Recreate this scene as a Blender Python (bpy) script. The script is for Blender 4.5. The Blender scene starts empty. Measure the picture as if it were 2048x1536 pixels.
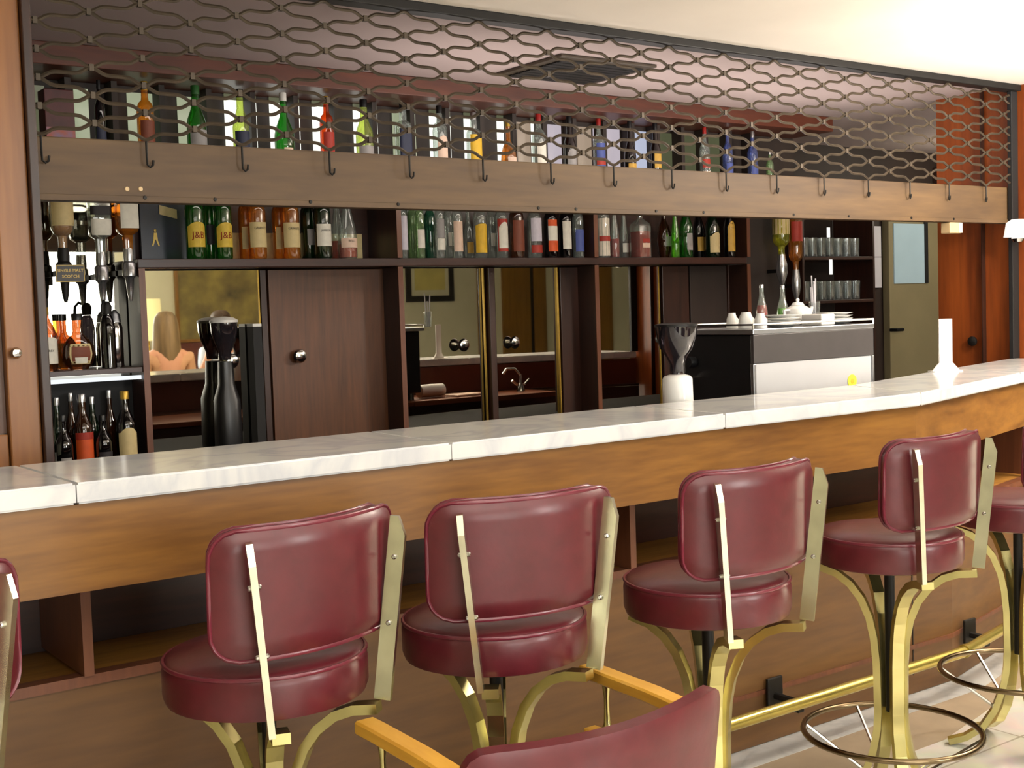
import bpy, bmesh, math, random
from mathutils import Vector, Matrix
random.seed(7)
SC = bpy.context.scene
COL = SC.collection
PI = math.pi

# ------------------------------------------------------------------ camera frame (also used to read positions off real planes)
F = 2500.0
YAW, PIT, ROL = math.radians(35.95), math.radians(3.38), math.radians(-1.9)
CZ = 1.42
_f = Vector((math.sin(YAW)*math.cos(PIT), math.cos(YAW)*math.cos(PIT), -math.sin(PIT)))
_r = Vector((math.cos(YAW), -math.sin(YAW), 0))
_u = _r.cross(_f)
AR = math.cos(ROL)*_r + math.sin(ROL)*_u
AU = -math.sin(ROL)*_r + math.cos(ROL)*_u
AF = _f

def at(x, y, X=None, Y=None, Z=None):
    d = AF + (x-1024)/F*AR - (y-768)/F*AU
    t = X/d.x if X is not None else Y/d.y if Y is not None else (Z-CZ)/d.z
    return Vector((d.x*t, d.y*t, CZ+d.z*t))

def depth(p):
    return (Vector(p)-Vector((0, 0, CZ))).dot(AF)

cd = bpy.data.cameras.new('camera')
cam = bpy.data.objects.new('camera', cd)
COL.objects.link(cam)
cam.matrix_world = Matrix(((AR.x, AU.x, -AF.x, 0), (AR.y, AU.y, -AF.y, 0), (AR.z, AU.z, -AF.z, CZ), (0, 0, 0, 1)))
cd.sensor_width = 36
cd.lens = F/2048*36
cd.clip_start = 0.05
SC.camera = cam

# ------------------------------------------------------------------ materials
MATS = {}
def lin(c):
    return tuple((v/255/12.92 if v/255 <= .04045 else ((v/255+.055)/1.055)**2.4) for v in c)+(1,)

def base(name):
    m = bpy.data.materials.new(name); m.use_nodes = True
    nt = m.node_tree; nt.nodes.clear()
    out = nt.nodes.new('ShaderNodeOutputMaterial')
    MATS[name] = m
    return m, nt, out

def pbr(name, c, rough=.5, metal=0., var=.12, scale=6., stretch=(1, 1, 1), bump=0., spec=.5, coat=0., c2=None, detail=4., emit=None, es=0.):
    """colour with a noise variation in object space"""
    m, nt, out = base(name)
    N, L = nt.nodes, nt.links
    b = N.new('ShaderNodeBsdfPrincipled')
    tc = N.new('ShaderNodeTexCoord'); mp = N.new('ShaderNodeMapping'); no = N.new('ShaderNodeTexNoise'); rp = N.new('ShaderNodeValToRGB')
    mp.inputs['Scale'].default_value = stretch
    no.inputs['Scale'].default_value = scale; no.inputs['Detail'].default_value = detail
    L.new(tc.outputs['Object'], mp.inputs['Vector']); L.new(mp.outputs['Vector'], no.inputs['Vector']); L.new(no.outputs['Fac'], rp.inputs['Fac'])
    a = lin(c); d = lin(c2) if c2 else tuple(v*(1-2*var) for v in a[:3])+(1,)
    e = a if c2 else tuple(min(1, v*(1+var)) for v in a[:3])+(1,)
    rp.color_ramp.elements[0].position = .3; rp.color_ramp.elements[1].position = .7
    rp.color_ramp.elements[0].color = d; rp.color_ramp.elements[1].color = e
    L.new(rp.outputs['Color'], b.inputs['Base Color'])
    b.inputs['Roughness'].default_value = rough; b.inputs['Metallic'].default_value = metal
    b.inputs['Specular IOR Level'].default_value = spec; b.inputs['Coat Weight'].default_value = coat; b.inputs['Coat Roughness'].default_value = .15
    if bump:
        bp = N.new('ShaderNodeBump'); bp.inputs['Strength'].default_value = bump; bp.inputs['Distance'].default_value = .01
        L.new(no.outputs['Fac'], bp.inputs['Height']); L.new(bp.outputs['Normal'], b.inputs['Normal'])
    if emit:
        b.inputs['Emission Color'].default_value = lin(emit); b.inputs['Emission Strength'].default_value = es
    L.new(b.outputs['BSDF'], out.inputs['Surface'])
    return m

def wood(name, c1, c2, axis='x', scale=5., rough=.4, coat=.1, contrast=.35):
    m, nt, out = base(name)
    N, L = nt.nodes, nt.links
    b = N.new('ShaderNodeBsdfPrincipled'); tc = N.new('ShaderNodeTexCoord'); mp = N.new('ShaderNodeMapping')
    n1 = N.new('ShaderNodeTexNoise'); n2 = N.new('ShaderNodeTexNoise'); mx = N.new('ShaderNodeMix'); rp = N.new('ShaderNodeValToRGB')
    k = {'x': (.12, 1, 1), 'y': (1, .12, 1), 'z': (1, 1, .08)}[axis]
    mp.inputs['Scale'].default_value = k
    n1.inputs['Scale'].default_value = scale*2.2; n1.inputs['Detail'].default_value = 5; n1.inputs['Distortion'].default_value = 1.2
    n2.inputs['Scale'].default_value = scale*14; n2.inputs['Detail'].default_value = 2
    mx.inputs['Factor'].default_value = contrast
    L.new(tc.outputs['Object'], mp.inputs['Vector'])
    for n in (n1, n2): L.new(mp.outputs['Vector'], n.inputs['Vector'])
    L.new(n1.outputs['Fac'], mx.inputs['A']); L.new(n2.outputs['Fac'], mx.inputs['B'])
    L.new(mx.outputs['Result'], rp.inputs['Fac'])
    rp.color_ramp.elements[0].position = .33; rp.color_ramp.elements[1].position = .66
    rp.color_ramp.elements[0].color = lin(c2); rp.color_ramp.elements[1].color = lin(c1)
    L.new(rp.outputs['Color'], b.inputs['Base Color'])
    b.inputs['Roughness'].default_value = rough; b.inputs['Coat Weight'].default_value = coat; b.inputs['Coat Roughness'].default_value = .2
    L.new(b.outputs['BSDF'], out.inputs['Surface'])
    return m

def marble(name, c=(232, 232, 228), v=(150, 152, 155), scale=3., rough=.16, lo=.47, hi=.55):
    m, nt, out = base(name)
    N, L = nt.nodes, nt.links
    b = N.new('ShaderNodeBsdfPrincipled'); tc = N.new('ShaderNodeTexCoord'); n = N.new('ShaderNodeTexNoise'); rp = N.new('ShaderNodeValToRGB')
    n.inputs['Scale'].default_value = scale; n.inputs['Detail'].default_value = 9; n.inputs['Distortion'].default_value = 1.6
    L.new(tc.outputs['Object'], n.inputs['Vector']); L.new(n.outputs['Fac'], rp.inputs['Fac'])
    e = rp.color_ramp.elements
    e[0].position = lo-.05; e[0].color = lin(c); e[1].position = hi+.05; e[1].color = lin(c)
    q = e.new((lo+hi)/2); q.color = lin(v)
    mid = e.new(lo-.01); mid.color = lin(tuple((a*2+b_)/3 for a, b_ in zip(c, v)))
    L.new(rp.outputs['Color'], b.inputs['Base Color']); b.inputs['Roughness'].default_value = rough
    L.new(b.outputs['BSDF'], out.inputs['Surface'])
    return m

def glass(name, c, gloss=.2, diff=.12, rough=.04):
    """thin coloured glass: coloured transparency under a clear reflection"""
    m, nt, out = base(name)
    N, L = nt.nodes, nt.links
    tr = N.new('ShaderNodeBsdfTransparent'); gl = N.new('ShaderNodeBsdfGlossy'); df = N.new('ShaderNodeBsdfDiffuse')
    m1 = N.new('ShaderNodeMixShader'); m2 = N.new('ShaderNodeMixShader'); lw = N.new('ShaderNodeLayerWeight'); mr = N.new('ShaderNodeMapRange')
    tr.inputs['Color'].default_value = tuple(v**.6 for v in lin(c)[:3])+(1,); df.inputs['Color'].default_value = lin(c); gl.inputs['Roughness'].default_value = rough
    lw.inputs['Blend'].default_value = .35
    L.new(lw.outputs['Facing'], mr.inputs['Value'])
    mr.inputs['To Min'].default_value = gloss*.35; mr.inputs['To Max'].default_value = min(1, gloss*2.6)
    m1.inputs['Fac'].default_value = diff
    L.new(tr.outputs['BSDF'], m1.inputs[1]); L.new(df.outputs['BSDF'], m1.inputs[2])
    L.new(mr.outputs['Result'], m2.inputs['Fac']); L.new(m1.outputs['Shader'], m2.inputs[1]); L.new(gl.outputs['BSDF'], m2.inputs[2])
    L.new(m2.outputs['Shader'], out.inputs['Surface'])
    return m

def mirror(name, c=(215, 212, 200), rough=.015):
    m, nt, out = base(name)
    gl = nt.nodes.new('ShaderNodeBsdfGlossy'); gl.inputs['Color'].default_value = lin(c); gl.inputs['Roughness'].default_value = rough
    nt.links.new(gl.outputs['BSDF'], out.inputs['Surface'])
    return m

def glow(name, c, s):
    m, nt, out = base(name)
    e = nt.nodes.new('ShaderNodeEmission'); e.inputs['Color'].default_value = lin(c); e.inputs['Strength'].default_value = s
    nt.links.new(e.outputs['Emission'], out.inputs['Surface'])
    return m

def tiles(name, c1, c2, mortar, size=.4, rough=.15):
    m, nt, out = base(name)
    N, L = nt.nodes, nt.links
    b = N.new('ShaderNodeBsdfPrincipled'); tc = N.new('ShaderNodeTexCoord'); br = N.new('ShaderNodeTexBrick')
    n = N.new('ShaderNodeTexNoise'); mx = N.new('ShaderNodeMix'); mx.data_type = 'RGBA'; mx.blend_type = 'MULTIPLY'; mx.inputs['Factor'].default_value = .35
    br.offset = 0; br.inputs['Scale'].default_value = 1; br.inputs['Brick Width'].default_value = size; br.inputs['Row Height'].default_value = size
    br.inputs['Mortar Size'].default_value = .004; br.inputs['Color1'].default_value = lin(c1); br.inputs['Color2'].default_value = lin(c2); br.inputs['Mortar'].default_value = lin(mortar)
    n.inputs['Scale'].default_value = 5; n.inputs['Detail'].default_value = 8; n.inputs['Distortion'].default_value = 1.5
    L.new(tc.outputs['Object'], br.inputs['Vector']); L.new(tc.outputs['Object'], n.inputs['Vector'])
    L.new(br.outputs['Color'], mx.inputs['A']); L.new(n.outputs['Color'], mx.inputs['B'])
    L.new(mx.outputs['Result'], b.inputs['Base Color']); b.inputs['Roughness'].default_value = rough
    L.new(b.outputs['BSDF'], out.inputs['Surface'])
    return m

# ------------------------------------------------------------------ mesh helpers
def box(bm, x0, x1, y0, y1, z0, z1, bev=0., M=None):
    vs = [bm.verts.new(p) for p in ((x0, y0, z0), (x1, y0, z0), (x1, y1, z0), (x0, y1, z0), (x0, y0, z1), (x1, y0, z1), (x1, y1, z1), (x0, y1, z1))]
    fs = [bm.faces.new([vs[i] for i in q]) for q in ((3, 2, 1, 0), (4, 5, 6, 7), (0, 1, 5, 4), (1, 2, 6, 5), (2, 3, 7, 6), (3, 0, 4, 7))]
    if bev:
        es = list({e for f in fs for e in f.edges})
        r = bmesh.ops.bevel(bm, geom=es, offset=bev, segments=2, affect='EDGES', profile=.5)
        vs = list({v for f in r['faces'] for v in f.verts} | {v for v in vs if v.is_valid})
    if M is not None:
        bmesh.ops.transform(bm, matrix=M, verts=[v for v in vs if v.is_valid])
    return vs

def lathe(bm, prof, seg=20, M=None, sq=0., sy=1., caps=True):
    """profile [(r,z)...] round the z axis; sq>0 squares the section; sy flattens it"""
    rings = []
    new = []
    for r, z in prof:
        ring = []
        for k in range(seg):
            t = 2*PI*(k+.5)/seg
            c, s = math.cos(t), math.sin(t)
            q = 1.
            if sq:
                q = 1/((abs(c)**(2+sq*8)+abs(s)**(2+sq*8))**(1/(2+sq*8)))
            v = bm.verts.new((r*q*c, r*q*s*sy, z)); ring.append(v); new.append(v)
        rings.append(ring)
    for a, b in zip(rings, rings[1:]):
        for k in range(seg):
            bm.faces.new((a[k], a[(k+1) % seg], b[(k+1) % seg], b[k]))
    if caps:
        bm.faces.new(rings[0][::-1]); bm.faces.new(rings[-1])
    if M is not None: bmesh.ops.transform(bm, matrix=M, verts=new)
    return new

def tube(bm, pts, r, seg=8, closed=False, M=None):
    pts = [Vector(p) for p in pts]; n = len(pts); rings = []; new = []
    up = None
    for i in range(n):
        if closed: d = pts[(i+1) % n]-pts[i-1]
        else: d = pts[min(i+1, n-1)]-pts[max(i-1, 0)]
        d.normalize()
        if up is None: up = Vector((0, 0, 1)) if abs(d.z) < .9 else Vector((1, 0, 0))
        a = d.cross(up)
        if a.length < 1e-4: a = d.cross(Vector((0, 1, .1)))
        a.normalize(); b = a.cross(d).normalized(); up = b
        rr = r[i] if isinstance(r, (list, tuple)) else r
        ring = [bm.verts.new(pts[i]+rr*(math.cos(2*PI*k/seg)*a+math.sin(2*PI*k/seg)*b)) for k in range(seg)]
        rings.append(ring); new += ring
    m = n if closed else n-1
    for i in range(m):
        A, B = rings[i], rings[(i+1) % n]
        for k in range(seg): bm.faces.new((A[k], A[(k+1) % seg], B[(k+1) % seg], B[k]))
    if not closed:
        bm.faces.new(rings[0][::-1]); bm.faces.new(rings[-1])
    if M is not None: bmesh.ops.transform(bm, matrix=M, verts=new)

def strip(bm, pts, side, w, t):
    """flat bar: path pts, width w along unit vector side, thickness t across it"""
    pts = [Vector(p) for p in pts]; side = Vector(side).normalized(); rings = []
    n = len(pts)
    for i in range(n):
        d = (pts[min(i+1, n-1)]-pts[max(i-1, 0)]).normalized()
        nrm = d.cross(side).normalized()
        p = pts[i]
        rings.append([bm.verts.new(p+sx*side*w/2+sz*nrm*t/2) for sx, sz in ((-1, -1), (1, -1), (1, 1), (-1, 1))])
    for A, B in zip(rings, rings[1:]):
        for k in range(4): bm.faces.new((A[k], A[(k+1) % 4], B[(k+1) % 4], B[k]))
    bm.faces.new(rings[0][::-1]); bm.faces.new(rings[-1])

def poly_prism(bm, pts2, z0, z1):
    lo = [bm.verts.new((x, y, z0)) for x, y in pts2]; hi = [bm.verts.new((x, y, z1)) for x, y in pts2]
    n = len(pts2)
    bm.faces.new(lo[::-1]); bm.faces.new(hi)
    for i in range(n): bm.faces.new((lo[i], lo[(i+1) % n], hi[(i+1) % n], hi[i]))

def plate(bm, pts3, thick):
    """planar polygon of 3-D points given thickness along its normal"""
    pts = [Vector(p) for p in pts3]; nrm = (pts[1]-pts[0]).cross(pts[2]-pts[0]).normalized()*thick
    a = [bm.verts.new(p) for p in pts]; b = [bm.verts.new(p+nrm) for p in pts]; n = len(pts)
    bm.faces.new(a[::-1]); bm.faces.new(b)
    for i in range(n): bm.faces.new((a[i], a[(i+1) % n], b[(i+1) % n], b[i]))

def B(): return bmesh.new()

def obj(name, bm, mat, parent=None, smooth=None, loc=None):
    bmesh.ops.recalc_face_normals(bm, faces=bm.faces[:])
    me = bpy.data.meshes.new(name); bm.to_mesh(me); bm.free()
    me.materials.append(mat if not isinstance(mat, str) else MATS[mat])
    o = bpy.data.objects.new(name, me); COL.objects.link(o)
    if parent: o.parent = parent
    if loc is not None: o.location = loc
    if smooth is not None:
        for p in me.polygons: p.use_smooth = True
        try: me.set_sharp_from_angle(angle=math.radians(smooth))
        except Exception: pass
    return o

def tag(o, label, cat, group=None):
    o['label'] = label; o['category'] = cat
    if group: o['group'] = group
    return o

def thing(name, label, cat, loc=(0, 0, 0), rz=0., group=None):
    o = bpy.data.objects.new(name, None); COL.objects.link(o); o.empty_display_size = .05
    o.location = loc; o.rotation_euler = (0, 0, rz)
    return tag(o, label, cat, group)

def struct(name, bm, mat, parent=None):
    o = obj(name, bm, mat, parent)
    if parent is None: o['kind'] = 'structure'
    return o

def dup(root, loc, rz, label, group=None):
    r = root.copy(); COL.objects.link(r); r.location = loc; r.rotation_euler = (0, 0, rz); r['label'] = label
    if group: r['group'] = group
    for ch in list(root.children):
        c = ch.copy(); COL.objects.link(c); c.parent = r
        for g in list(ch.children):
            d = g.copy(); COL.objects.link(d); d.parent = c
    return r

def text_bm(s, size, M, depth_=.0004, align='CENTER'):
    cu = bpy.data.curves.new('lettering', 'FONT'); cu.body = s; cu.size = size; cu.align_x = align; cu.align_y = 'CENTER'; cu.extrude = depth_
    cu.resolution_u = 2
    o = bpy.data.objects.new('lettering', cu); COL.objects.link(o)
    dg = bpy.context.evaluated_depsgraph_get(); dg.update()
    me = bpy.data.meshes.new_from_object(o.evaluated_get(dg))
    bpy.data.objects.remove(o); bpy.data.curves.remove(cu)
    bm = B(); bm.from_mesh(me); bpy.data.meshes.remove(me)
    bm.transform(M)
    return bm
FRONT = Matrix.Rotation(PI/2, 4, 'X')   # lettering upright, read from -Y

# ------------------------------------------------------------------ material library
wood('oak_fascia', (142, 98, 42), (104, 66, 27), 'x', 4.5, .38, .15)
wood('panel_brown', (108, 74, 36), (86, 57, 28), 'x', 3., .5, .1, .5)
wood('beam_wood', (106, 82, 54), (76, 58, 42), 'x', 3., .6, .0)
wood('dark_wood', (66, 32, 20), (40, 20, 15), 'x', 5., .42, .15)
wood('dark_wood_up', (62, 32, 20), (38, 21, 15), 'z', 5., .42, .15)
wood('edge_wood', (118, 70, 44), (92, 52, 34), 'z', 5., .45, .1)
wood('door_brown', (104, 63, 36), (74, 45, 27), 'z', 6., .42, .15)
wood('orange_wood', (150, 74, 26), (104, 46, 16), 'z', 3.5, .38, .2)
wood('post_wood', (160, 106, 56), (128, 80, 42), 'z', 4., .4, .15)
wood('bulkhead_wood', (96, 46, 26), (68, 32, 20), 'x', 4., .45, .1)
wood('arm_wood', (222, 170, 66), (196, 142, 46), 'y', 5., .35, .2)
wood('shelf_wood', (176, 126, 54), (140, 94, 38), 'x', 5., .5, .0)
wood('gold_door_wood', (140, 100, 34), (112, 76, 22), 'z', 4., .4, .1)
marble('marble', (226, 226, 224), (206, 208, 212), 2.6, .14)
marble('floor_marble', (200, 202, 200), (186, 188, 188), 4., .2)
tiles('floor_tile', (232, 228, 216), (224, 220, 208), (180, 174, 160), .45)
pbr('floor_shadow_tan', (160, 144, 122), .35, var=.08, scale=7)
pbr('plaster', (236, 226, 212), .9, var=.03, scale=2)
pbr('bar_ceiling_dim', (178, 160, 156), .9, var=.04, scale=2)  # dimness over the bar is put into this ceiling colour
pbr('cream_wall', (206, 206, 182), .85, var=.04, scale=2)
pbr('leather', (86, 26, 33), .36, var=.09, scale=22, bump=.08, spec=.45, coat=.08)
pbr('leather_piping', (104, 34, 48), .3, var=.05, scale=22, spec=.5, coat=.2)
pbr('brass', (204, 194, 134), .27, 1., var=.12, scale=9)
pbr('chrome_brass', (216, 213, 190), .24, 1., var=.1, scale=14)
pbr('rail_brass', (216, 198, 108), .25, .85, var=.12, scale=6)
pbr('chrome', (205, 205, 205), .12, 1., var=.05, scale=10)
pbr('steel', (176, 178, 182), .38, 1., var=.04, scale=4, stretch=(1, 1, 14))
pbr('dark_steel', (40, 38, 36), .5, .6, var=.1, scale=10)
pbr('grille_metal', (76, 65, 52), .5, .35, var=.15, scale=10)
pbr('ring_metal', (120, 104, 80), .22, 1., var=.1, scale=10)
pbr('black_plastic', (20, 20, 22), .35, var=.1, scale=10)
pbr('dark_grey', (62, 58, 58), .45, var=.06, scale=10)
pbr('silver_panel', (196, 198, 202), .42, .25, var=.02, scale=4)
pbr('white_china', (240, 240, 238), .2, var=.01, scale=4)
pbr('white_card', (245, 243, 240), .5, var=.01, scale=4)
pbr('beige_plastic', (214, 186, 142), .5, var=.03, scale=6)
pbr('black_matte', (14, 13, 14), .7, var=.1, scale=6)
pbr('niche_dark', (46, 34, 28), .6, var=.15, scale=7, stretch=(1, 1, .2))
pbr('yellow_sticker', (236, 226, 70), .5, var=.03, scale=20)
pbr('gold_ink', (190, 160, 82), .4, .4, var=.05, scale=20)
pbr('red_ink', (172, 36, 22), .6, var=.05, scale=20)
pbr('dark_ink', (50, 44, 40), .6, var=.05, scale=20)
pbr('skin', (206, 150, 118), .55, var=.05, scale=9)
pbr('hair', (122, 100, 66), .5, var=.3, scale=16, stretch=(1, 1, .1))
pbr('short_hair', (74, 56, 40), .6, var=.2, scale=16)
pbr('blue_shirt', (196, 208, 224), .8, var=.06, scale=8)
pbr('peach_top', (196, 150, 112), .8, var=.06, scale=8)
pbr('dark_cloth', (40, 42, 54), .85, var=.1, scale=8)
pbr('lamp_gold', (170, 140, 50), .3, .8, var=.1, scale=10)
pbr('lampshade', (236, 226, 170), .8, var=.02, scale=4, emit=(250, 236, 170), es=.8)
pbr('dark_red_wood', (96, 40, 20), .5, var=.12, scale=6, stretch=(.2, 1, 1))
pbr('copper_top', (120, 66, 40), .3, .2, var=.12, scale=5)
pbr('olive_door', (128, 118, 88), .6, var=.06, scale=3)
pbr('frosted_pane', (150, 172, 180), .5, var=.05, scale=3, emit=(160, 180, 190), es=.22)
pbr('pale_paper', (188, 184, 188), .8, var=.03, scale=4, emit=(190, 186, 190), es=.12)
mirror('mirror_glass')
glow('lit_wall_glow', (255, 255, 240), 3.2)
glow('lamp_white', (255, 250, 238), 6.)
for nm, c, s in (('pane_dim', (150, 152, 118), .42), ('pane_cream', (206, 216, 178), .62), ('pane_white', (250, 252, 240), 1.6),
                 ('pane_lilac', (226, 214, 224), .8), ('pane_peach', (222, 196, 170), .62), ('pane_blue', (214, 220, 244), .85), ('pane_olive', (132, 136, 100), .42), ('pane_dark', (52, 40, 30), .25)):
    m, nt, out = base(nm)
    N, L = nt.nodes, nt.links
    e = N.new('ShaderNodeEmission'); g = N.new('ShaderNodeBsdfGlossy'); mx = N.new('ShaderNodeMixShader'); tc = N.new('ShaderNodeTexCoord'); no = N.new('ShaderNodeTexNoise'); rp = N.new('ShaderNodeValToRGB')
    no.inputs['Scale'].default_value = 4
    rp.color_ramp.elements[0].color = tuple(v*.8 for v in lin(c)[:3])+(1,); rp.color_ramp.elements[1].color = lin(c)
    L.new(tc.outputs['Object'], no.inputs['Vector']); L.new(no.outputs['Fac'], rp.inputs['Fac']); L.new(rp.outputs['Color'], e.inputs['Color'])
    e.inputs['Strength'].default_value = s; g.inputs['Roughness'].default_value = .15; mx.inputs['Fac'].default_value = .08
    L.new(e.outputs['Emission'], mx.inputs[1]); L.new(g.outputs['BSDF'], mx.inputs[2]); L.new(mx.outputs['Shader'], out.inputs['Surface'])
GL = {'clear': (222, 232, 226), 'green': (40, 130, 40), 'dgreen': (20, 52, 26), 'teal': (70, 140, 110), 'tint': (170, 205, 150), 'amber': (232, 150, 52), 'brown': (104, 56, 28),
      'dark': (22, 18, 20), 'lime': (120, 220, 50), 'yellow': (220, 220, 70), 'red': (214, 70, 44), 'orange': (226, 84, 22), 'pinkred': (200, 60, 60), 'blue': (120, 140, 210), 'ygreen': (206, 224, 110), 'smoke': (70, 66, 70)}
for k, c in GL.items(): glass('glass_'+k, c, diff=.34 if k in ('dark', 'dgreen') else .12 if k == 'clear' else .2)
for k in ('amber', 'orange', 'red', 'pinkred', 'lime'): glass('glass_liquid_'+k, GL[k], .12, .6)
glass('hopper_smoke', (58, 54, 60), .22, .35)
glass('thin_glass', (226, 232, 232), .25, .1)
PAP = {'white': (226, 222, 208), 'cream': (210, 190, 138), 'yellow': (222, 178, 44), 'jb': (214, 182, 62), 'grey': (150, 146, 144), 'black': (34, 30, 34), 'orange': (214, 84, 26), 'gold': (196, 154, 62), 'blue': (70, 84, 150),
       'navy': (36, 42, 66), 'red': (164, 46, 30), 'peach': (226, 196, 174), 'malibu': (228, 216, 198), 'lilac': (206, 200, 212), 'brownred': (120, 58, 34)}
for k, c in PAP.items(): pbr('paper_'+k, c, .6, var=.05, scale=40)
pbr('cap_black', (18, 18, 20), .35, var=.05, scale=20); pbr('cap_gold', (186, 150, 60), .35, .6, var=.08, scale=20); pbr('cap_red', (150, 30, 26), .4, var=.08, scale=20)
pbr('cap_white', (222, 220, 214), .4, var=.04, scale=20); pbr('cap_silver', (190, 190, 192), .25, .9, var=.05, scale=20); pbr('cap_green', (40, 90, 40), .4, var=.08, scale=20)

# ------------------------------------------------------------------ planes of the place
CEIL = 2.405; GY = 3.45; WX = 5.5
SHZ = 1.66           # bottle shelf top
UFY = 4.66            # back bar front
MY = 4.80             # mirrors
CT = 1.11             # marble top

# ------------------------------------------------------------------ room shell
panel_y = lambda x: 2.74 if x < 3.95 else 2.74+(x-3.95)*.24
bm = B(); box(bm, -3.2, 13, -2.7, 2.80, -.1, 0); struct('floor', bm, 'floor_tile')
def floor_band(front, back, z):
    xs = (-3.2, 3.4, 3.95, 5.7); bm = B()
    for a, b in zip(xs, xs[1:]): poly_prism(bm, [(a, front(a)), (b, front(b)), (b, back(b)), (a, back(a))], -.05, z)
    return bm
struct('floor_shadow_band', floor_band(lambda x: 2.39 if x < 3.41 else 2.39+(x-3.4)*.22, lambda x: panel_y(x)-.1205, .001), 'floor_shadow_tan')  # tan band paints the counter overhang's shadow onto the floor
struct('trim_2', floor_band(lambda x: panel_y(x)-.12, lambda x: panel_y(x)+.06, .002), 'floor_marble')
bm = B(); box(bm, -3.2, 13, 2.80, 6.2, -.1, 0); struct('floor_behind_bar', bm, 'black_matte')
bm = B(); box(bm, -3.2, 13, -2.7, GY+.02, CEIL, CEIL+.1); struct('ceiling', bm, 'plaster')
bm = B(); box(bm, -3.2, 13, GY+.02, 6.2, CEIL, CEIL+.1); struct('ceiling_bar', bm, 'bar_ceiling_dim')
bm = B(); box(bm, -3.3, 13, -2.8, -2.6, 0, CEIL); struct('wall_front', bm, 'cream_wall')
bm = B(); box(bm, -3.3, -3.2, -2.7, 6.2, 0, CEIL); struct('wall_left', bm, 'cream_wall')
bm = B(); box(bm, WX, WX+.1, 3.36, 3.87, 0, CEIL); wall_r = struct('wall_right', bm, 'orange_wood')
bm = B(); box(bm, -3.2, 13, 5.32, 5.42, 0, CEIL); struct('wall_back', bm, 'niche_dark')
bm = B(); box(bm, 12.9, 13, -2.6, 5.32, 0, CEIL); struct('wall_far_right', bm, 'cream_wall')
bm = B(); box(bm, 9.4, 9.5, 3.3, 5.32, 0, CEIL); struct('wall_corridor', bm, 'niche_dark')
bm = B(); box(bm, WX-.03, WX-.001, 3.60, 3.605, 0, CEIL); struct('trim_3', bm, 'dark_wood_up')

# ------------------------------------------------------------------ marble counter
FX = [(-.6, 2.475), (3.44, 2.49), (5.48, 3.067)]
BX = [(-.6, 2.905), (3.62, 2.92), (5.48, 3.447)]
def lerp_poly(P, x):
    for (a, b), (c, d) in zip(P, P[1:]):
        if x <= c: return b+(d-b)*(x-a)/(c-a)
    return P[-1][1]
joints = [-.6, .734, 1.617, 2.541, 3.44, 4.483, 5.48]
backj = [-.6, joints[1]+.0, joints[2]+.02, joints[3]+.04, 3.62, 4.62, 5.48]
slab_lab = ['white marble counter slab at the far left end of the bar, under the wooden post', 'long white marble counter slab in front of the left bottle bay and brown cupboard door',
            'white marble counter slab between the brown cupboard door and the coffee grinder', 'white marble counter slab in front of the espresso machine',
            'overexposed white marble counter slab carrying the white menu holder', 'last white marble counter slab against the orange wood wall']
for i in range(6):
    bm = B()
    g = .0012
    x0, x1, u0, u1 = joints[i]+g, joints[i+1]-g, backj[i]+g, backj[i+1]-g
    poly_prism(bm, [(x0, lerp_poly(FX, x0)), (x1, lerp_poly(FX, x1)), (u1, lerp_poly(BX, u1)), (u0, lerp_poly(BX, u0))], CT-.043, CT)
    bmesh.ops.bevel(bm, geom=[e for e in bm.edges if abs(e.verts[0].co.z-e.verts[1].co.z) < 1e-5], offset=.004, segments=2, affect='EDGES')
    tag(obj('marble_slab', bm, 'marble'), slab_lab[i], 'countertop', 'marble slabs of the bar counter')

# ------------------------------------------------------------------ wooden bar front under the marble
bar = thing('bar_counter', 'long wooden bar front with golden fascia, open shelf slot and brown lower panel', 'bar counter', (0, 0, 0))
zt = CT-.046
def run(y_of, x0, x1, z0, z1, th, bend=3.44):
    """board following the bend of the bar"""
    bm = B()
    for a, b in ((x0, bend), (bend, x1)):
        ya, yb = y_of(a), y_of(b)
        poly_prism(bm, [(a, ya), (b, yb), (b, yb+th), (a, ya+th)], z0, z1)
    return bm
fy = lambda x: lerp_poly(FX, x)+.022
py = lambda x: panel_y(x)
obj('fascia', run(fy, -.6, 5.47, .888, zt, .03), 'oak_fascia', bar)
obj('front_panel', run(py, -.6, 5.47, .07, .632, .03, 3.95), 'panel_brown', bar)
obj('shelf_edge', run(lambda x: py(x)-.008, -.6, 5.47, .632, .655, .04, 3.95), 'edge_wood', bar)
by = lambda x: 3.05 if x < 4.1 else 3.05+(x-4.1)*.30
def fill(front, back, z0, z1):
    xs = (-.6, 3.44, 3.95, 4.1, 5.47); bm = B()
    for a, b in zip(xs, xs[1:]): poly_prism(bm, [(a, front(a)), (b, front(b)), (b, back(b)), (a, back(a))], z0, z1)
    return bm
obj('shelf', fill(lambda x: py(x)+.033, lambda x: by(x)-.002, .62, .645), 'shelf_wood', bar)
obj('shelf_back', fill(by, lambda x: by(x)+.015, .02, .886), 'dark_wood', bar)
obj('shelf_roof', fill(lambda x: fy(x)+.031, lambda x: max(by(x)+.015, fy(x)+.12), .888, .9), 'dark_wood', bar)
obj('rear_board', run(lambda x: lerp_poly(FX, x)+.365, -.6, 5.47, .901, zt, .02), 'dark_red_wood', bar)
obj('plinth', run(lambda x: py(x)+.0, -.6, 5.47, .004, .07, .03, 3.95), 'panel_brown', bar)
obj('panel_moulding', run(lambda x: py(x)-.006, -.6, 5.47, .165, .18, .006, 3.95), 'edge_wood', bar)
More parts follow.
